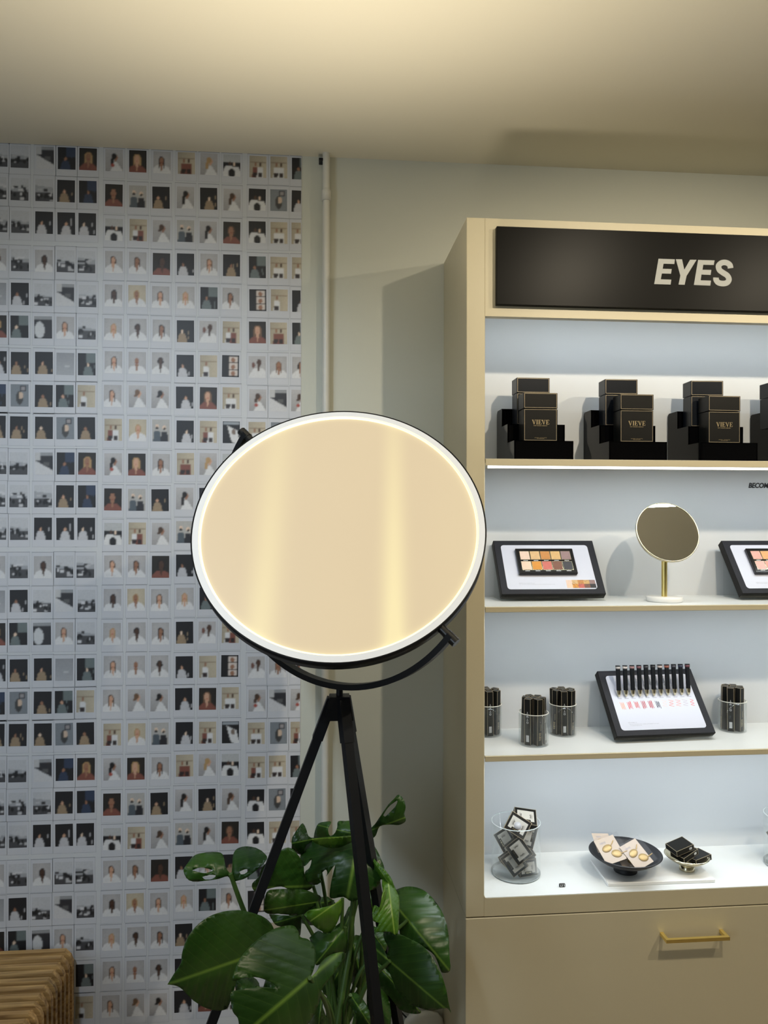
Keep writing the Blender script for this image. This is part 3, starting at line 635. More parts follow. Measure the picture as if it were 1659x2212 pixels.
# pencil tester board on the third shelf
a = at(1333, 1608, Z=Z3)
t3, T3, H3, ins3 = board('display_board', a, R(49), .262, .182, 'tilted black tester board with a row of standing pencils on the third shelf', yaw=2.5)
W3 = Matrix.Translation(t3.location) @ t3.rotation_euler.to_matrix().to_4x4()
q = MB(); 
text_mb(q, 'EYE WAND  01', .0018, T3 @ Matrix.Translation((.040, .034, H3 + .0004)), 0, 0, 0, .0002, 'LEFT', .022)
text_mb(q, 'One eye wand that is liner, shadow and smudger in one stick', .0014, T3 @ Matrix.Translation((.042, .0300, H3 + .0004)), 0, 0, 0, .0002, 'LEFT', .078)
text_mb(q, 'in longwearing formula', .0014, T3 @ Matrix.Translation((.044, .0265, H3 + .0004)), 0, 0, 0, .0002, 'LEFT', .030)
q.build('card_text', 'ink', ins3)
band = [(.35, .33, .32), (.40, .36, .34), (.25, .14, .14), (.12, .05, .06), (.02, .02, .025), (.012, .012, .015), (.36, .30, .28), (.20, .06, .04), (.03, .03, .04), (.02, .025, .05), (.10, .03, .04)]
bn = ['pale grey', 'light stone', 'dusky rose', 'dark plum', 'charcoal', 'all black', 'putty', 'brick red', 'slate', 'navy', 'maroon']
pen_mats = [mat('pencil_band', c, .4, noise=.05) for c in band]
swc = [(.75, .40, .30), (.62, .12, .12), (.58, .14, .14), (.45, .10, .12), (.40, .06, .08), (.05, .06, .10), (.72, .55, .52), (.68, .25, .22), (.75, .32, .30), (.45, .42, .50), (.70, .14, .14)]
bot3 = (1345, 1514); 
for i in range(11):
    f = i / 10; lx = .036 + f * .190; ly = .108
    P = W3 @ (T3 @ Vector((lx, ly, H3 + .006)))
    t = thing('eye_pencil', P, 'black eye pencil with %s end band, %s from the left on the tester board' % (bn[i], ('first', 'second', 'third', 'fourth', 'fifth', 'sixth', 'seventh', 'eighth', 'ninth', 'tenth', 'last')[i]), 'pencil', 'tester pencils on the tilted board', (R(-6), 0, 0))
    q = MB(); q.cyl(.0020, -.004, .002, 12, r2=.0042, mi=0); q.cyl(.0042, .002, .012, 14, r2=.0056); q.build('gold_tip', 'palebrass', t)
    q = MB(); q.cyl(.0056, .012, .0665, 16, r2=.0058); q.build('barrel', 'mblack', t)
    q = MB(); q.lathe([(.0058, .0665), (.0064, .068), (.0064, .072), (0, .072)], 16, mi=0); q.build('end_band', pen_mats[i], t)
    q = MB(); q.cyl(.0062, .0721, .0745, 16); q.build('end_cap', 'mblack', t)
    # scribble and its name under the pencil
    q = MB(); rg = random.Random(i + 5); pts = []
    for k in range(6):
        if i < 6: pts.append((lx - .001 + k * .0021, (.094 if k % 2 == 0 else .074) - rg.random() * .004))
        else: pts.append((lx - .003 + (.012 if k % 2 else 0) + rg.random() * .003 - k * .0004, .093 - k * .0036))
    Lf, Rt = ribbon(catmull(pts, 4), .0013 if i < 6 else .0011)
    for k in range(len(Lf) - 1): q.prism([tuple(Lf[k]), tuple(Lf[k + 1]), tuple(Rt[k + 1]), tuple(Rt[k])], H3 + .0004, H3 + .0006 + k * 1e-6, 'z', 0, T3)
    q.box(lx - .004, lx + .007, .1005, .1015, H3 + .0004, H3 + .0006, 1, T3)
    q.build('swatch_scribble', [mat('swatch_ink', swc[i], .6, noise=.1), 'ink'], ins3)

# ------------------------------------------------------------------ table mirror
mc = at(1442, 1149, Y=-.252); sc_ = (mc - CP).length
tm = thing('table_mirror', (at(1435, 1290, Y=-.236).x, -.236, Z2 + .0003), 'round tilted brass-rimmed table mirror on a white marble foot, second shelf', 'mirror')
q = MB(); q.lathe([(0, 0), (.0425, 0), (.0440, .0015), (.0440, .0105), (.0425, .0120), (0, .0120)], 64); o = q.build('marble_base', 'marble', tm)
q = MB(); q.cyl(.0070, .012, mc.z - Z2 - .067, 24); q.build('stem', 'brass', tm)
n = Vector((-.06, -1, .42)).normalized()
n = Vector((.0, -1, .42)); n = Vector((-.0497, -1, .4207)).normalized()
mr = .0789 * sc_ / (Vector((.8668, -.25, 1.4607)) - CP).length
xa = n.cross(Vector((0, 0, 1))).normalized(); ya = n.cross(xa)
T = frame_T(mc - tm.location, xa, ya, n)
q = MB(); q.lathe([(mr - .0022, .0008), (mr - .0018, .0018), (mr, .0012), (mr, -.0055), (mr - .003, -.0065), (0, -.0065)], 72, T=T); q.build('mirror_rim', 'palebrass', tm)
q = MB(); q.lathe([(0, .0004), (mr - .0019, .0004)], 72, T=T); q.build('mirror_glass', 'mirror', tm)

# ------------------------------------------------------------------ clear cups with pencil cartons
def cup(loc, r, h, label):
    t = thing('clear_cup', loc, label, 'cup', 'clear cups on the third shelf')
    q = MB(); q.lathe([(0, .0002), (r - .001, .0002), (r, .001), (r, h), (r - .0016, h), (r - .0016, .003), (0, .003)], 40); q.build('cup_wall', 'clear', t)
    q = MB(); q.lathe([(r + .0002, h - .0012), (r + .0002, h + .0002), (r - .0018, h + .0002), (r - .0018, h - .0012)], 40, closed=True); q.build('polished_rim', 'plastic', t)
    return t
def pencil_carton():
    t = thing('pencil_box', (0, 0, 0), 'x', 'box')
    s, H = .0155, .112
    q = MB(); q.bbox(-s / 2, s / 2, -s / 2, s / 2, 0, H, b=.0005)
    for x in (-1, 1):
        for y in (-1, 1): q.box(x * s / 2 - .0004, x * s / 2 + .0004, y * s / 2 - .0004, y * s / 2 + .0004, .001, H - .001, 1)
    for y in (-1, 1): q.box(-s / 2, s / 2, y * s / 2 - .0003, y * s / 2 + .0003, H - .0004, H + .0003, 1); q.box(y * s / 2 - .0003, y * s / 2 + .0003, -s / 2, s / 2, H - .0004, H + .0003, 1)
    q.build('carton_body', ['carton', 'fold'], t)
    q = MB(); vieve(q, .019, .0055, frame_T((0, -s / 2, .022), (0, 0, 1), (-1, 0, 0), (0, -1, 0)))
    q.box(.0018, .0026, -s / 2 - .0002, -s / 2, .036, .052); q.build('gold_lettering', 'gold', t)
    q = MB()
    q.box(-.0035, .0035, s / 2, s / 2 + .0002, .008, .024, 0); 
    for a in range(3): q.box(-.003, .003, s / 2, s / 2 + .0002, .060 + a * .008, .0605 + a * .008 + .0015 * (a % 2)); q.box(-.0005, .0005, s / 2, s / 2 + .0002, .060 + a * .008, .065 + a * .008)
    q.lathe([(.0016, 0), (.0027, 0), (.0027, .0002), (.0016, .0002)], 14, closed=True, T=frame_T((0, s / 2, .055), (1, 0, 0), (0, 0, 1), (0, 1, 0)))
    q.build('barcode_print', 'barcode', t)
    return t
PB = pencil_carton(); used = False
cups = [((1060, 1566), .0365, 'beside the cabinet post', (-12, 185, 20)), ((1162, 1616.5), .0368, 'front of the left pair', (180, 178, 5)), ((1225, 1594), .0345, 'behind the left pair', (5, 190, 0)), ((1598, 1586), .0350, 'right of the tester board', (12, 12, 20))]
where = ['half hidden by the cabinet post', 'nearest the shelf edge', 'just left of the tester board', 'right of the tester board']
pos = ['middle', 'front', 'front right', 'back right', 'back', 'back left', 'front left']
for ci, ((px, py), r, nm, yaws) in enumerate(cups):
    front = at(px, (1594.5, 1616.5, 1593.5, 1585)[ci], Z=Z3); c = front + Vector((0, r, 0))
    cup(c, r, .079, 'clear cup packed with slim black cartons, %s' % where[ci])
    off = (0, 12, -10, 20)[ci]
    for k in range(7):
        b = PB if not used else dup(PB); used = True
        a = R(-90 + off + (k - 1) * 60); rad = 0 if k == 0 else r * .60
        b.location = (c.x + rad * math.cos(a), c.y + rad * math.sin(a), Z3 + .0031)
        b.rotation_euler = (R((k * 37 % 5 - 2) * .6), R((k * 53 % 5 - 2) * .6), a + R(90) + R((0, 8, -14, 20, 5, -9, 12)[k]) + (PI if (k + ci) % 2 else 0))
        b['label'] = 'slim black carton at the %s of the cup %s' % (pos[k], where[ci]); b['group'] = 'slim cartons in the clear cups'

# ------------------------------------------------------------------ bottom deck: jars, slab, bowls
def jar(c, r, h, label):
    t = thing('glass_jar', c, label, 'jar')
    q = MB(); q.lathe([(0, .0003), (r - .003, .0003), (r, .004), (r, h - .001), (r - .0008, h), (r - .0022, h - .001), (r - .0022, .0035), (0, .0033)], 64); q.build('jar_wall', 'glass', t)
    q = MB(); q.lathe([(r + .0001, h - .0014), (r - .0008, h + .0001), (r - .0023, h - .0014)], 64); q.lathe([(r - .004, .0001), (r - .0002, .003), (r - .0002, .0048)], 64); q.build('glass_rim', mat('rim_glass', (.45, .50, .52), .1, noise=.02), t)
    return t
def lash_box():
    t = thing('lash_box', (0, 0, 0), 'x', 'box')
    w_, h_, d = .052, .044, .015
    q = MB(); q.bbox(-w_ / 2, w_ / 2, -h_ / 2, h_ / 2, -d, 0, b=.0005); e = .0007
    for x0, x1, y0, y1 in ((-w_/2, w_/2, -h_/2, -h_/2 + e), (-w_/2, w_/2, h_/2 - e, h_/2), (-w_/2, -w_/2 + e, -h_/2, h_/2), (w_/2 - e, w_/2, -h_/2, h_/2)):
        q.box(x0, x1, y0, y1, -.0002, .0002, 1); q.box(x0, x1, y0, y1, -d - .0002, -d + .0002, 1)
    for x in (-1, 1):
        for y in (-1, 1): q.box(x * w_ / 2 - .0004, x * w_ / 2 + .0004, y * h_ / 2 - .0004, y * h_ / 2 + .0004, -d, 0, 1)
    q.build('carton_body', ['carton', 'fold'], t)
    q = MB(); iw, ih = .040, .030
    q.prism([(-iw/2, -ih/2 + .001), (iw/2, -ih/2 + .001), (iw/2, ih/2), (-iw/2, ih/2)], .0001, .0004, 'z', 0); wn = q.build('window_card', mat('lash_tray', (.42, .41, .38), .15, noise=.08, nscale=90), t)
    q = MB()
    for sx in (-1, 1):
        for k in range(9):
            a = R(-40 + k * 10); c0 = Vector((sx * .0085, 0)); r0_, r1_ = .0055, .0095
            u = Vector((sx * math.cos(a), math.sin(a))); v_ = Vector((-u.y, u.x)) * .0004
            p0, p1 = c0 * .6 + u * r0_, c0 * .6 + u * (r1_ + .003) + Vector((0, .001))
            q.prism([tuple(p0 - v_), tuple(p1), tuple(p0 + v_)], .0004, .0006, 'z')
    q.build('lashes', 'blackvinyl', wn)
    q = MB(); q.box(-.011, .011, -ih/2 - .001, -ih/2 + .0058, .0004, .0008, 0); vieve(q, .0165, .0036, Matrix.Translation((0, -ih/2 + .0026, .0008)), 1); q.build('name_plate', ['carton', 'palebrass'], t)
    return t
LB = lash_box()
jc = at(1128.5, 1911, Z=Z0) + Vector((0, .0615, 0))
jar(jc, .0612, .130, 'large clear glass jar filled with black lash boxes, left end of the bottom shelf')
def keep_in(Tm, c, r, hw=(.026, .022, .015)):
    for _ in range(90):
        worst = None
        for x in (-1, 1):
            for y in (-1, 1):
                for z in (0, -1):
                    p = Tm @ Vector((x * hw[0], y * hw[1], z * hw[2])); d = Vector((p.x - c.x, p.y - c.y, 0)); e = d.length - r
                    if e > 0 and (worst is None or e > worst[0]): worst = (e, d.normalized())
        if not worst: break
        Tm = Matrix.Translation(worst[1] * -worst[0]) @ Tm
    zmin = min((Tm @ Vector((x * hw[0], y * hw[1], z * hw[2]))).z for x in (-1, 1) for y in (-1, 1) for z in (0, -1))
    if zmin < Z0 + .0045: Tm = Matrix.Translation((0, 0, Z0 + .0045 - zmin)) @ Tm
    return Tm
cr3 = CM.transposed()   # columns are camera right, down, forward
def face_T(c, nrm, ang, s=1):
    """box at c whose face looks along nrm, rotated by ang degrees in its plane"""
    n = Vector(nrm).normalized(); x = Vector((0, 0, 1)).cross(n).normalized(); y = n.cross(x)
    a = R(ang); return frame_T(c, (x * math.cos(a) + y * math.sin(a)) * s, (-x * math.sin(a) + y * math.cos(a)) * s, n * s)
def jp(zx, zy, dy): return at(1030 + zx / 7.213, 1720 + zy / 7.213, Y=jc.y + dy)
lash = [  # zoom px, depth offset, normal, rotation, label
 (640, 455, -.030, (-.10, -1, .55), -32, 'lash box with a clear round sticker lying tilted at the top left of the jar'),
 (870, 290, .000, (.05, -.62, 1), -14, 'topmost lash box lying nearly flat on the heap in the jar'),
 (915, 620, -.020, (.25, -1, .15), 68, 'lash box standing on edge at the upper right of the jar'),
 (665, 855, -.046, (-.05, -1, .12), -54, 'lash box set diagonally in the middle front of the jar'),
 (560, 1040, -.040, (-.2, -1, .15), -52, 'lash box sloping behind the diagonal one at the lower left of the jar'),
 (900, 1190, -.043, (.12, -1, .08), 4, 'upright lash box on the jar floor at the right with its name plate below'),
 (430, 690, .000, (-.8, -1, .2), -50, 'lash box turned sideways against the left wall of the jar'),
 (960, 880, .004, (.5, -1, .5), 25, 'lash box lying back under the upper right one in the jar'),
 (520, 1190, -.030, (.1, -.8, -.3), -48, 'lash box showing its plain back on the jar floor at the left'),
 (1010, 560, .028, (.6, -1, .1), 80, 'lash box at the back right wall of the jar'),
 (600, 620, .016, (-.2, -1, .7), 30, 'lash box mostly hidden in the centre back of the jar')]
for i, (zx, zy, dy, nn, ang, lb) in enumerate(lash):
    b = LB if i == 0 else dup(LB); b.matrix_world = keep_in(face_T(jp(zx, zy, dy), nn, ang, .88 if i == 5 else 1.04), jc, .0562); b['label'] = lb; b['group'] = 'lash boxes in the glass jar'
q = MB(); q.lathe([(0, 0), (.0085, 0), (.0085, .0003), (0, .0003)], 32)
st = q.build('sticker', mat('clear_sticker', (.36, .37, .40), .4, noise=.03), LB); st.location = (0, -.001, .0009); tag(st, 'round translucent seal')
# second jar at the right edge
j2 = at(1706, 1869, Z=Z0)
jar(j2, .0612, .130, 'glass jar of black cartons cut off by the right photo edge, bottom shelf')
for i in range(8):
    b = dup(LB); k = i; b.matrix_world = keep_in(face_T(j2 + Vector((0, 0, .008)) + Vector(((-.060 if k % 2 else .018), (-.02 if k % 3 else .012), .030 + .0125 * k)), (-.5 + .2 * (k % 3), -1, .35 if k % 2 else .15), 25 * (k % 4) - 40, 1.0), j2, .0555)
    b['label'] = 'black lash box in the right-hand jar, layer %s of the heap' % ('lowest', 'second', 'third', 'fourth', 'fifth', 'sixth', 'seventh', 'top')[i]; b['group'] = 'lash boxes in the right-hand jar'
# magnetic shelf tag
a = at(1215, 1917, Z=Z0)
q = MB(); q.bbox(-.0075, .0075, 0, .005, 0, .0085, b=.0015)
for k in range(3): x = -.0048 + k * .0044; q.box(x, x + .0012, -.0003, 0, .0022, .0068, 1); q.box(x, x + .0030, -.0003, 0, .0018, .0029, 1) if k == 0 else q.box(x - .0010, x + .0010, -.0003, 0, .0056, .0066, 1)
o = q.build('shelf_tag', ['blackvinyl', 'white']); o.location = a; tag(o, 'tiny black tag with white characters lying on the white shelf right of the glass jar', 'tag')
# marble slab
fl, fr, bl = at(1313, 1915.5, Z=Z0), at(1545, 1907, Z=Z0), at(1273, 1864, Z=Z0)
ex = (fr - fl); wv = ex.length; ex.normalize(); ey = Vector((-ex.y, ex.x, 0)); dv = (bl - fl).dot(ey)
q = MB(); q.bbox(0, wv, 0, dv, 0, .0085, b=.0012, T=frame_T(fl, ex, ey, (0, 0, 1)))
o = q.build('marble_slab', 'marble'); tag(o, 'rectangular white marble slab under the two footed bowls', 'slab')
ZS = Z0 + .0085
def footed(name, c, rr_, h, fr_, fh, m, label, floor_z):
    t = thing(name, c, label, 'bowl')
    prof = [(0, fh), (fr_ * .9, fh)]
    for k in range(1, 9): a = k / 8; prof.append((fr_ * .9 + (rr_ - fr_ * .9) * a ** .80, fh + (h - fh) * a ** 1.45))
    prof += [(rr_ - .0018, h + .0006)]
    for k in range(8, 0, -1): a = k / 8; prof.append((fr_ * .9 + (rr_ - fr_ * .9) * a ** .80 - .0022, fh + (h - fh) * a ** 1.45 + .0022))
    prof += [(0, fh + .0024)]
    q = MB(); q.lathe(prof, 64); q.build('bowl', m, t)
    q = MB(); q.lathe([(0, 0), (fr_, 0), (fr_, .002), (fr_ * .93, fh), (0, fh + .0008)], 40); q.build('foot', m, t)
    return t
bc = at(1355, 1885, Z=ZS); bc = Vector((bc.x, bc.y + .012, ZS))
footed('footed_bowl', bc, .0885, .046, .0285, .016, 'mblack2', 'wide matt black footed bowl holding cream cards, on the marble slab', ZS)
bc2 = at(1487, 1881, Z=ZS); bc2 = Vector((bc2.x, bc2.y + .008, ZS))
footed('footed_bowl', bc2, .0540, .036, .0185, .016, 'palebrass', 'small brass footed bowl with three black cartons, on the marble slab', ZS)
# cream cards with gold pieces in the black bowl
def gold_card():
    t = thing('jewellery_card', (0, 0, 0), 'x', 'card')
    w_, h_ = .062, .076
    q = MB(); q.box(-w_/2, w_/2, -h_/2, h_/2, 0, .0006); q.build('card_sheet', 'cream', t)
    q = MB(); vieve(q, .018, .005, Matrix.Translation((-.010, .024, .0006)), 0); q.build('card_print', 'ink', t)
    for (x, y, sx, sy, an) in ((-.006, .006, .016, .0105, 14), (.012, -.016, .0150, .0115, -20)):
        q = MB(); T = Matrix.Translation((x, y, .0012)) @ Matrix.Rotation(R(an), 4, 'Z') @ Matrix.Diagonal((sx / .015, sy / .015, 1, 1))
        q.lathe([(0, .0022), (.008, .0020), (.0145, .0008), (.015, 0), (0, 0)], 28, T=T); q.tube([Matrix.Translation((x, y, .0012)) @ Matrix.Rotation(R(an), 4, 'Z') @ Vector(p) for p in ((.012, 0, .001), (.022, .004, .002), (.030, .008, .0015))], .0013, 8)
        q.build('gold_piece', mat('antique_gold', (.40, .28, .10), .4, .3, noise=.25, nscale=160), t)
    q = MB(); q.box(-w_/2 - .001, w_/2 + .014, -h_/2 - .001, h_/2 + .004, .0040, .0042); q.build('plastic_sleeve', 'film', t)
    return t
GC = gold_card()
def bp_(zx, zy, dy): return at(1250 + zx / 4.056, 1720 + zy / 4.056, Y=bc.y + dy)
for i, (zx, zy, dy, nn, ang, lb) in enumerate([
    (275, 470, -.018, (-.15, -.75, 1), 22, 'cream card with gold oval pieces at the left of the black bowl'),
    (505, 510, -.034, (.05, -.8, 1), -38 + 60, 'cream card with two gold pieces uppermost at the front of the black bowl'),
    (215, 410, .012, (.1, -.6, 1), -8, 'cream card peeking out behind the left card in the black bowl'),
    (420, 545, -.010, (.0, -.4, 1), 5, 'cream card mostly covered by the front card in the black bowl')]):
    b = GC if i == 0 else dup(GC); b.matrix_world = face_T(bp_(zx, zy, dy), nn, ang, (.86, .86, .72, .72)[i]); b['label'] = lb; b['group'] = 'cream cards in the black bowl'
# black cartons in the brass bowl
def slim_box():
    t = thing('small_box', (0, 0, 0), 'x', 'box'); w_, h_, d = .052, .040, .0135; e = .0007
    q = MB(); q.bbox(-w_/2, w_/2, -h_/2, h_/2, -d/2, d/2, b=.0006)
    for z in (-d/2, d/2):
        for x0, x1, y0, y1 in ((-w_/2, w_/2, -h_/2 - .0001, -h_/2 + e), (-w_/2, w_/2, h_/2 - e, h_/2), (-w_/2, -w_/2 + e, -h_/2, h_/2), (w_/2 - e, w_/2 + .0001, -h_/2, h_/2)): q.box(x0, x1, y0, y1, z - .0003, z + .0003, 1)
    for x in (-1, 1):
        for y in (-1, 1): q.box(x * w_ / 2 - .0004, x * w_ / 2 + .0004, y * h_ / 2 - .0004, y * h_ / 2 + .0004, -d / 2, d / 2, 1)
    q.build('carton_body', ['carton', 'fold'], t)
    q = MB(); q.box(w_/2, w_/2 + .0003, -.018, -.006, -.004, .004, 0)
    q.box(.012, .020, -h_/2 - .0003, -h_/2, -.003, .003, 0); q.build('barcode_label', 'barcode', t)
    return t
SB = slim_box()
for i, (zx, zy, dy, yaw, tl, rl, lb) in enumerate([
    (885, 440, -.012, 14, 6, -12, 'uppermost small black carton in the brass bowl'),
    (925, 495, -.010, 24, 4, -14, 'middle small black carton in the brass bowl'),
    (1040, 530, -.004, 20, 0, -6, 'lowest small black carton at the right of the brass bowl')]):
    b = SB if i == 0 else dup(SB); p = at(1250 + zx / 4.056, 1720 + zy / 4.056, Y=bc2.y + dy)
    b.location = p; b.rotation_euler = (R(tl), R(rl), R(yaw)); b['label'] = lb; b['group'] = 'small cartons in the brass bowl'

# ------------------------------------------------------------------ tripod floor lamp
LC = Vector((.0389, -.61, 1.4818)); ln = Vector((-.0921, -1, .642)).normalized(); LR = .2822
fx = LC.x; 
lamp = thing('floor_lamp', (LC.x - .008, LC.y, 0), 'black tripod floor lamp with a large tilted round glowing panel', 'lamp')
xa = ln.cross(Vector((0, 0, 1))).normalized(); xa = -xa; ya = ln.cross(xa)
T = frame_T(LC, xa, ya, ln)
q = MB(); q.lathe([(LR - .0015, .001), (LR, .0008), (LR, -.026), (LR - .02, -.030), (0, -.030)], 128, T=T); hd = q.build('lamp_housing', 'mblack', lamp, world=True)
Ri = LR * .948
q = MB(); q.lathe([(Ri, .0006), (LR - .0028, .0006)], 128, T=T); q.build('diffuser_ring', 'ring', lamp, world=True)
q = MB(); q.lathe([(Ri, .0006), (Ri - .0006, -.0030), (Ri - .0042, -.0034)], 128, T=T); q.build('led_ring', 'glow', lamp, world=True)
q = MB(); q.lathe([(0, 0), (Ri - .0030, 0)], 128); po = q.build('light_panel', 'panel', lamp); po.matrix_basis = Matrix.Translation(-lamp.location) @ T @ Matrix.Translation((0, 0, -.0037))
spot('lamp_panel_light', LC + ln * .02, LC + ln + Vector((0, 0, .35)), 64, (1, .87, .66), 172, 1.0, .08)
# pivots and yoke
d2 = CM.transposed() @ Vector(((962 - 829.5) / FPX, (1366 - 1106) / FPX, 1)); pc = LC - ln * .013
p2 = CP + d2 * ((pc - CP).dot(ln) / d2.dot(ln)); av = (p2 - pc).normalized(); Ry = LR + .022
dn = Vector((-.02, -.0, -1)); dn = (dn - av * dn.dot(av)).normalized()
th0 = math.acos(max(-1, min(1, av.dot(Vector((0, 0, -1))))))
pts = [pc + (av * math.cos(a) + dn * math.sin(a)) * Ry for a in [R(-1 + 182 * k / 60) for k in range(61)]]
axn = av.cross(dn)
q = MB(); q.tube(pts, .01, up=None, rect=(.010, .022)) if False else None
vs = []; fs = []
for k in range(61):
    rd = (pts[k] - pc).normalized()
    for a, b in ((1, 1), (-1, 1), (-1, -1), (1, -1)): vs.append(pts[k] + rd * a * .0055 + axn * b * .0095)
for k in range(60):
    for e in range(4): fs.append((k * 4 + e, k * 4 + (e + 1) % 4, (k + 1) * 4 + (e + 1) % 4, (k + 1) * 4 + e))
fs += [(0, 1, 2, 3), (240, 241, 242, 243)]
q.add(vs, fs); q.build('yoke', 'mblack', lamp, world=True)
for sgn in (1, -1):
    c = pc + av * sgn * (LR - .002); q = MB(); q.cyl(.0085, 0, .016, 24, T=frame_T(c, av.cross(ln) * 1, ln, av * sgn)); 
    q.cyl(.0095, .016, .040, 24, T=frame_T(c, av.cross(ln) * 1, ln, av * sgn)); q.build('pivot_knob', mat('knob_metal', (.03, .03, .03), .25, .5, noise=.05), lamp, world=True)
yk = min(pts, key=lambda p: p.z + abs(p.x - LC.x) * 0); nk = at(718, 1478, Y=LC.y)
# point of the yoke directly above the hub
nk = min(pts, key=lambda p: (p - nk).length)
HZ = nk.z
hub = Vector((nk.x, nk.y, 0)); 
q = MB(); q.cyl(.0065, HZ - .028, HZ - .003, 20, T=Matrix.Translation((hub.x, hub.y, 0))); q.build('neck', 'mblack', lamp, world=True)
ht = HZ - .018
feet = [Vector((hub.x - .44, hub.y, 0)), Vector((hub.x + .13, hub.y - .30, 0)), Vector((hub.x + .20, hub.y + .28, 0))]
q = MB(); q.prism([(hub.x - .019, ht), (hub.x + .019, ht), (hub.x + .026, ht - .045), (hub.x - .030, ht - .045)], hub.y - .016, hub.y + .016, 'y'); q.build('hub', 'mblack', lamp, world=True)
for i, f in enumerate(feet):
    top = Vector((hub.x, hub.y, ht - .006)) + (f - hub).normalized() * .014; dr_ = (f - top)
    out = Vector((f.x - hub.x, f.y - hub.y, 0)).normalized()
    q = MB(); q.tube([top, top + dr_ * .066], .01, rect=(.0205, .0205), up=out); sock = q.build('leg_socket', 'mblack', lamp, world=True)
    q = MB(); q.tube([top + dr_ * .066, f + Vector((0, 0, .0))], .01, rect=(.0175, .0175), up=out); q.build('leg', 'mblack', lamp, world=True)

# ------------------------------------------------------------------ potted monstera
PC = Vector((.045, -.50, 0))
plant = thing('potted_monstera', PC, 'large green monstera plant spreading between the legs of the tripod lamp', 'plant')
q = MB(); q.lathe([(0, 0), (.115, 0), (.15, .30), (.155, .31), (.140, .31), (.138, .28), (0, .28)], 48); q.build('pot', 'pot', plant)
q = MB(); q.lathe([(0, .292), (.10, .288), (.1375, .281)], 32); q.build('soil', 'soil', plant)
def pz(zx, zy, Y): return at(360 + zx / 2.592, 1690 + zy / 2.592, Y=Y)
def stem(pts, r0=.0055, r1=.0035):
    P = catmull([tuple(p) for p in pts], 6); q = MB(); n = len(P); q.tube(P, [r0 + (r1 - r0) * k / (n - 1) for k in range(n)], 10); q.build('leaf_stem', 'stem', plant, world=True)
root = Vector((PC.x, PC.y, .29))
def petiole(B, k=0, r0=.0055): 
    mid = root.lerp(B, .55) + Vector(((B.x - root.x) * -.15, (B.y - root.y) * .1, .06)); stem([root + Vector((.02 * math.cos(k * 2.4), .02 * math.sin(k * 2.4), -.01)), mid, B], r0)
def leaf2(outline, base, tip, Yb, Yt, YL=0., YR=0., bend=.015, m='leaf', holes=(), pet=None, wav=.0015):
    """leaf with an outline in the plant's own frontal view; depths in metres, so the blade is tilted, folded and arched in space"""
    b2 = Vector(base); a2 = Vector(tip) - b2; Ln = a2.length; a2.normalize(); p2_ = Vector((-a2.y, a2.x))
    P = [Vector(p) for p in outline]
    P = catmull([tuple(p) for p in P] + [tuple(P[0])], 3)[:-1]
    mw = max(abs((p - b2).dot(p2_)) for p in P) or 1
    def dense(Q, st=22):
        o = []
        for i in range(len(Q)):
            a, b = Q[i], Q[(i + 1) % len(Q)]; n = max(1, int((b - a).length / st)); o += [a + (b - a) * k / n for k in range(n)]
        return o
    P = dense(P); V2 = list(P); E = [(i, (i + 1) % len(P)) for i in range(len(P))]; H = []
    for h in holes:
        hh = catmull([tuple(x) for x in h] + [tuple(h[0])], 3)[:-1]; o = len(V2); V2 += hh; E += [(o + k, o + (k + 1) % len(hh)) for k in range(len(hh))]; H.append(hh)
    def inside(p, Q):
        c = False; j = len(Q) - 1
        for i in range(len(Q)):
            if (Q[i].y > p.y) != (Q[j].y > p.y) and p.x < (Q[j].x - Q[i].x) * (p.y - Q[i].y) / (Q[j].y - Q[i].y) + Q[i].x: c = not c
            j = i
        return c
    x0, x1 = min(p.x for p in P), max(p.x for p in P); y0, y1 = min(p.y for p in P), max(p.y for p in P); st = max(9, min(22, (x1 - x0) / 12))
    x = x0 + 3
    while x < x1:
        y = y0 + 3
        while y < y1:
            p = Vector((x, y))
            if inside(p, P) and not any(inside(p, h) for h in H): V2.append(p)
            y += st
        x += st
    n_ = int(Ln / st)
    for k in range(1, n_): V2.append(b2 + a2 * Ln * k / n_)
    vv, ee, ff, _, _, _ = delaunay_2d_cdt(V2, E, [], 0, 1e-4)
    faces = []
    for f in ff:
        c = sum((vv[i] for i in f), Vector((0, 0))) / len(f)
        if inside(c, P) and not any(inside(c, h) for h in H): faces.append(tuple(f))
    P3, at2 = [], []
    for v in vv:
        s = (v - b2).dot(a2) / Ln; w_ = (v - b2).dot(p2_) / mw; aw = abs(w_)
        Y = Yb + (Yt - Yb) * s + (YR if w_ > 0 else YL) * aw ** 1.25 + bend * ((s - .45) ** 2 * 3 + aw ** 2 - .4) + wav * 2 * math.sin(7.5 * 2 * PI * (s - .45 * aw)) * min(1, aw * 3)
        P3.append(tuple(pz(v.x, v.y, Y))); at2 += [s, w_ * .8, 0]
    me = bpy.data.meshes.new('leaf'); me.from_pydata(P3, [], faces)
    A = me.attributes.new('span', 'FLOAT_VECTOR', 'POINT'); A.data.foreach_set('vector', at2)
    for p in me.polygons: p.use_smooth = True
    me.materials.append(M[m]); o = bpy.data.objects.new('leaf', me); COL.objects.link(o); o.parent = plant; o.location = -plant.location
    so = o.modifiers.new('thickness', 'SOLIDIFY'); so.thickness = .0008
    if pet is not None: petiole(pz(base[0], base[1], Yb), pet, .0048)
    return o
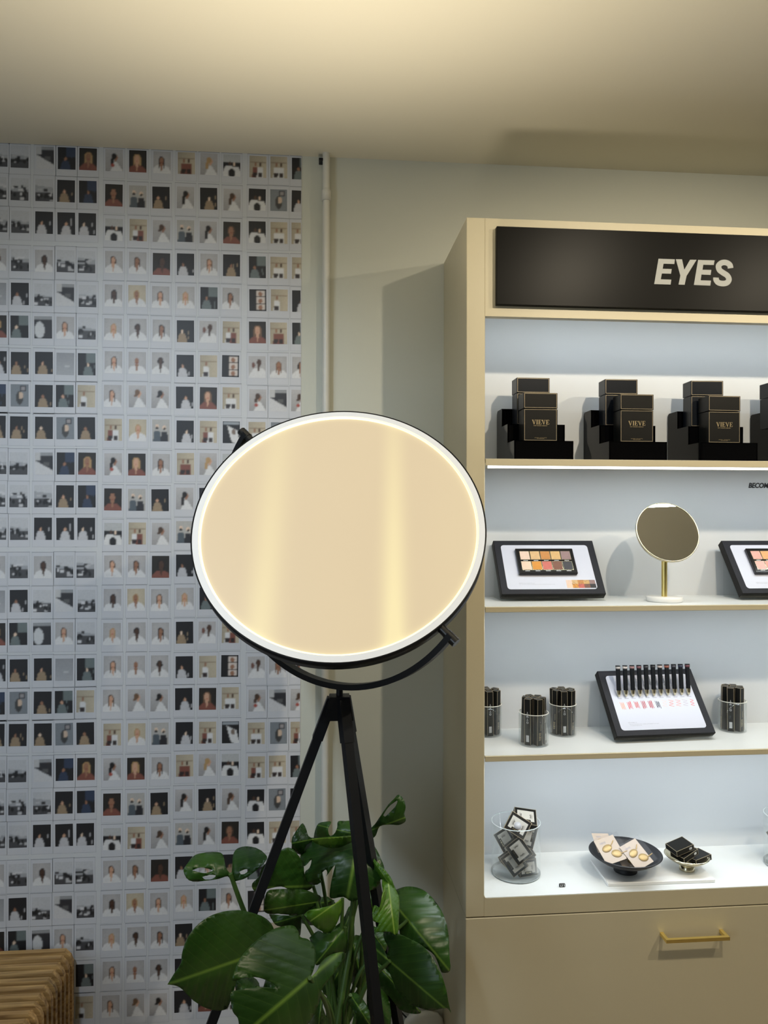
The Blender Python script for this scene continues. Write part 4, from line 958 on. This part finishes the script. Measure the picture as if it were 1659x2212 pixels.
# --- front leaves
leaf2([(5,1130),(45,1065),(80,1010),(85,960),(110,880),(160,810),(230,755),(310,725),(400,716),(480,730),(550,760),(595,810),(600,880),(560,940),(470,965),(440,1010),(400,1080),(370,1180),(340,1260),(290,1276),(220,1262),(150,1220),(90,1160),(55,1138)], (455,975), (5,1130), -.66, -.76, .03, -.05, .03, pet=0)
leaf2([(800,1098),(818,1060),(834,990),(825,920),(790,880),(748,868),(735,835),(712,805),(670,803),(610,818),(550,850),(480,905),(430,960),(398,1010),(375,1070),(370,1110),(420,1098),(490,1090),(560,1108),(612,1140),(618,1156),(560,1147),(480,1148),(410,1162),(362,1172),(358,1220),(370,1280),(398,1320),(404,1370),(398,1450),(500,1470),(620,1460),(730,1410),(800,1340),(845,1250),(862,1180),(880,1140),(935,1070),(982,995),(993,953),(950,955),(900,975),(862,1010),(838,1060)], (802,1095), (398,1440), -.80, -.90, .045, -.03, .035, pet=1, wav=.001)
leaf2([(1250,1000),(1232,975),(1245,930),(1225,890),(1215,850),(1245,838),(1300,850),(1380,885),(1450,930),(1500,1000),(1540,1080),(1565,1160),(1580,1240),(1592,1292),(1568,1262),(1490,1275),(1420,1262),(1350,1230),(1290,1160),(1250,1070),(1200,1020),(1150,980),(1125,940),(1130,890),(1155,872),(1195,900),(1222,950)], (1250,1000), (1590,1290), -.62, -.70, -.04, .04, .03, pet=2)
leaf2([(1285,602),(1340,585),(1400,590),(1460,620),(1520,690),(1560,770),(1578,860),(1582,960),(1587,1052),(1545,1064),(1530,1040),(1500,970),(1450,930),(1380,900),(1315,870),(1300,800),(1292,700)], (1350,770), (1585,1055), -.42, -.48, .03, .03, .02, pet=3)
# --- upper leaves
leaf2([(1090,283),(1150,250),(1190,200),(1230,140),(1270,95),(1298,70),(1325,95),(1338,140),(1330,175),(1338,215),(1300,237),(1250,235),(1195,245),(1172,295),(1150,312),(1135,285),(1108,292)], (1092,286), (1335,195), -.45, -.52, -.03, .04, .03, holes=[[(1213,184),(1238,142),(1290,102),(1282,132),(1252,165),(1225,190)]])
F_ = pz(1080, 292, -.46)
leaf2([(800,310),(768,335),(755,380),(750,440),(772,470),(812,432),(800,480),(775,505),(790,560),(845,572),(895,525),(942,463),(930,520),(915,600),(920,648),(990,640),(1035,665),(1090,645),(1130,610),(1175,590),(1200,540),(1218,482),(1200,430),(1160,350),(1110,295),(1080,288),(1000,300),(900,312)], (1080,292), (1010,655), -.46, -.54, -.02, .02, .05, holes=[[(858,545),(868,510),(890,488),(900,505),(888,540),(868,552)]])
leaf2([(806,318),(850,310),(930,304),(1010,302),(1085,298),(1050,325),(1000,350),(960,364),(910,366),(860,352),(825,335)], (1085,298), (806,318), -.47, -.56, .01, -.03, .01, m='leafn')
leaf2([(822,318),(832,270),(850,232),(885,222),(922,222),(905,258),(912,296),(935,292),(955,255),(960,220),(1000,218),(1050,222),(1080,290),(1010,305),(900,312)], (1080,295), (850,240), -.45, -.40, .0, .02, .02)
leaf2([(357,512),(332,480),(322,430),(302,395),(225,393),(160,408),(120,450),(94,495),(125,548),(200,553),(290,540),(340,525),(362,550),(400,550),(450,532),(510,485),(562,430),(545,395),(500,368),(440,360),(392,375),(372,410),(368,470),(364,505)], (358,515), (350,350), -.56, -.50, -.05, -.06, .02, m='leaf', holes=[[(142,492),(190,477),(238,484),(258,496),(215,508),(170,500)],[(200,530),(240,518),(275,522),(255,540),(215,545)],[(408,500),(440,486),(460,492),(438,512),(415,514)]])
leaf2([(820,578),(775,520),(762,450),(722,390),(680,365),(632,385),(590,430),(550,458),(528,490),(516,530),(480,565),(485,600),(522,620),(560,598),(640,582),(690,602),(740,612),(800,600)], (820,578), (485,592), -.46, -.50, .02, -.03, .02, pet=4)
leaf2([(545,705),(550,650),(570,606),(650,598),(760,600),(820,618),(865,645),(832,690),(790,715),(768,736),(700,742),(640,736),(580,736),(550,725)], (840,670), (545,715), -.50, -.60, .02, -.02, .03, pet=5)
leaf2([(768,742),(800,715),(880,700),(940,680),(986,646),(982,700),(960,770),(925,832),(893,840),(840,815),(800,775)], (985,650), (805,775), -.52, -.60, .02, -.02, .03, m='leafn', pet=6)
leaf2([(700,372),(704,310),(735,260),(760,230),(780,262),(792,300),(822,322),(782,350),(758,402),(722,392)], (818,318), (705,340), -.44, -.48, .02, .02, .02, pet=7)
leaf2([(1124,388),(1145,398),(1172,440),(1212,480),(1252,530),(1274,582),(1262,612),(1230,565),(1180,522),(1150,490),(1130,440)], (1126,392), (1272,600), -.50, -.56, -.01, .03, .02, m='leafn')
leaf2([(1208,535),(1260,560),(1286,610),(1302,660),(1299,760),(1290,854),(1250,836),(1200,838),(1163,832),(1190,790),(1150,768),(1162,690),(1196,700),(1216,640),(1206,580)], (1240,560), (1275,850), -.55, -.62, .05, -.02, .02, m='leafn')
leaf2([(1215,580),(1232,600),(1222,660),(1200,710),(1175,742),(1192,700),(1205,640)], (1222,585), (1178,740), -.59, -.62, .01, .01, .01, m='leafn')
# --- darker leaves deeper in the plant
for k, (ol, b_, t_, yy) in enumerate([
    ([(575,738),(680,745),(757,735),(752,800),(742,862),(690,815),(620,802),(590,770)], (757,745), (590,790), -.46),
    ([(800,872),(850,832),(900,850),(1000,800),(1005,950),(930,962),(880,1000),(835,1022),(828,950)], (1000,810), (835,1015), -.52),
    ([(1108,782),(1200,830),(1235,880),(1215,960),(1150,960),(1110,900)], (1120,790), (1230,950), -.50),
    ([(1040,560),(1130,560),(1182,620),(1172,740),(1130,700),(1080,640)], (1100,560), (1165,735), -.42),
    ([(1130,960),(1260,1080),(1330,1200),(1425,1282),(1380,1294),(1310,1272),(1250,1200),(1160,1100)], (1140,980), (1420,1285), -.50),
    ([(1020,1190),(1062,1180),(1120,1250),(1160,1360),(1050,1360),(1062,1300),(1020,1240)], (1030,1190), (1140,1360), -.56),
    ([(838,1192),(882,1180),(872,1260),(905,1360),(800,1370),(822,1300)], (870,1190), (850,1370), -.62),
    ([(1140,1090),(1230,1150),(1252,1360),(1150,1360),(1120,1200)], (1150,1100), (1220,1360), -.44),
    ([(880,850),(980,780),(1030,690),(1050,880),(1000,1000),(910,980)], (1035,720), (920,980), -.36),
    ([(870,1010),(980,960),(1040,1040),(1010,1180),(900,1200),(860,1120)], (1010,980), (890,1190), -.40),
    ([(1000,880),(1090,860),(1140,1000),(1130,1150),(1040,1130),(1000,1000)], (1040,880), (1100,1150), -.34),
    ([(640,640),(780,660),(900,640),(960,720),(850,800),(700,760)], (930,660), (660,720), -.34),
    ([(380,1095),(480,1090),(520,1150),(470,1230),(400,1200)], (500,1150), (390,1190), -.64),
    ([(560,1090),(640,1110),(700,1180),(640,1260),(540,1200)], (690,1130), (560,1190), -.60),
    ([(900,1180),(1020,1150),(1060,1260),(1000,1370),(900,1370)], (960,1170), (970,1370), -.38)]):
    leaf2(ol, b_, t_, yy, yy - .04, .02, .02, .03, pet=10 + k)
stem([pz(1000, 1400, -.50), pz(1005, 1100, -.49), pz(1035, 800, -.48), pz(1070, 520, -.465), pz(1092, 286, -.45)], .007, .004)
stem([pz(950, 1400, -.55), pz(990, 1150, -.53), pz(1030, 900, -.50), pz(1040, 690, -.48), F_], .007, .004)
stem([root, pz(560, 1000, -.52), pz(435, 725, -.55), pz(357, 512, -.56)], .006, .0042)
stem([pz(1060, 1400, -.48), pz(1100, 850, -.47), pz(1126, 392, -.50)], .005, .003)

# ------------------------------------------------------------------ white socket box and cable by the wall
a = at(915, 2214, Y=-.02)
t = thing('power_adapter', (a.x, -.02, a.z), 'rounded white plastic device with a small light low on the wall behind the plant', 'device')
q = MB(); q.lathe([(0, 0.034), (.020, .033), (.040, .027), (.052, .014), (.056, 0), (.056, -.03), (0, -.03)], 40, T=frame_T((0, 0, 0), (1, 0, 0), (0, 1, 0), (0, 0, 1))); 
q2 = MB(); q2.v = [(x, y * .30 - .0, z * 1.1) for x, y, z in q.v]; q2.f = q.f; q2.m = q.m; q2.sm = q.sm; q2.build('device_body', 'plastic', t)
q = MB(); q.box(-.003, .003, -.0185, -.0168, .006, .0072); q.build('status_light', mat('status_led', (.9, .95, 1), .5, emit=(.9, .95, 1), estr=1.5), t)
c0 = at(856, 2160, Y=-.012); c1 = at(862, 2185, Y=-.012); c2 = at(880, 2192, Y=-.012)
q = MB(); q.tube(catmull([tuple(at(x, y, Y=-.012)) for x, y in ((853, 2140), (858, 2172), (876, 2196), (900, 2214))], 8), .0022, 8); o = q.build('power_cable', 'cable'); tag(o, 'thin black cable curling down the wall to the white device', 'cable')

# ------------------------------------------------------------------ slatted oak bench
BX, BZ = -.633, .3695
bench = thing('slatted_bench', (BX - .4, -.22, 0), 'low bench of oiled oak slats bent over its end, bottom left by the wallpaper', 'bench')
def slat(y, th=.0148, hgt=.030, w_=.034):
    """inverted L: top run and end run with a chamfered corner"""
    c = .020
    P = [(BX - .95, BZ - hgt), (BX - w_ - .004, BZ - hgt), (BX - w_, BZ - hgt - .004), (BX - w_, 0), (BX, 0), (BX, BZ - .030), (BX - .006, BZ - .014), (BX - c, BZ), (BX - .95, BZ)]
    q = MB(); q.prism([(a - bench.location.x, b) for a, b in P], y - th / 2 - bench.location.y, y + th / 2 - bench.location.y, 'y'); return q.build('slat', 'wood', bench)
def finger(y, th=.010):
    P = [(BX - .058, BZ - .0155), (BX - .050, BZ - .0085), (BX - .018, BZ - .008), (BX - .011, BZ - .022), (BX - .0075, BZ - .045), (BX - .0075, 0), (BX - .028, 0), (BX - .028, BZ - .03), (BX - .058, BZ - .03)]
    q = MB(); q.prism([(a - bench.location.x, b) for a, b in P], y - th / 2 - bench.location.y, y + th / 2 - bench.location.y, 'y'); return q.build('joint_block', 'wood', bench)
for k in range(14):
    slat(-.035 - k * .0305)
    if k < 13: finger(-.035 - (k + .5) * .0305)
q = MB(); q.box(-.55, .36, -.215, .20, BZ - .055, BZ - .031); q.build('underframe', 'wood', bench)
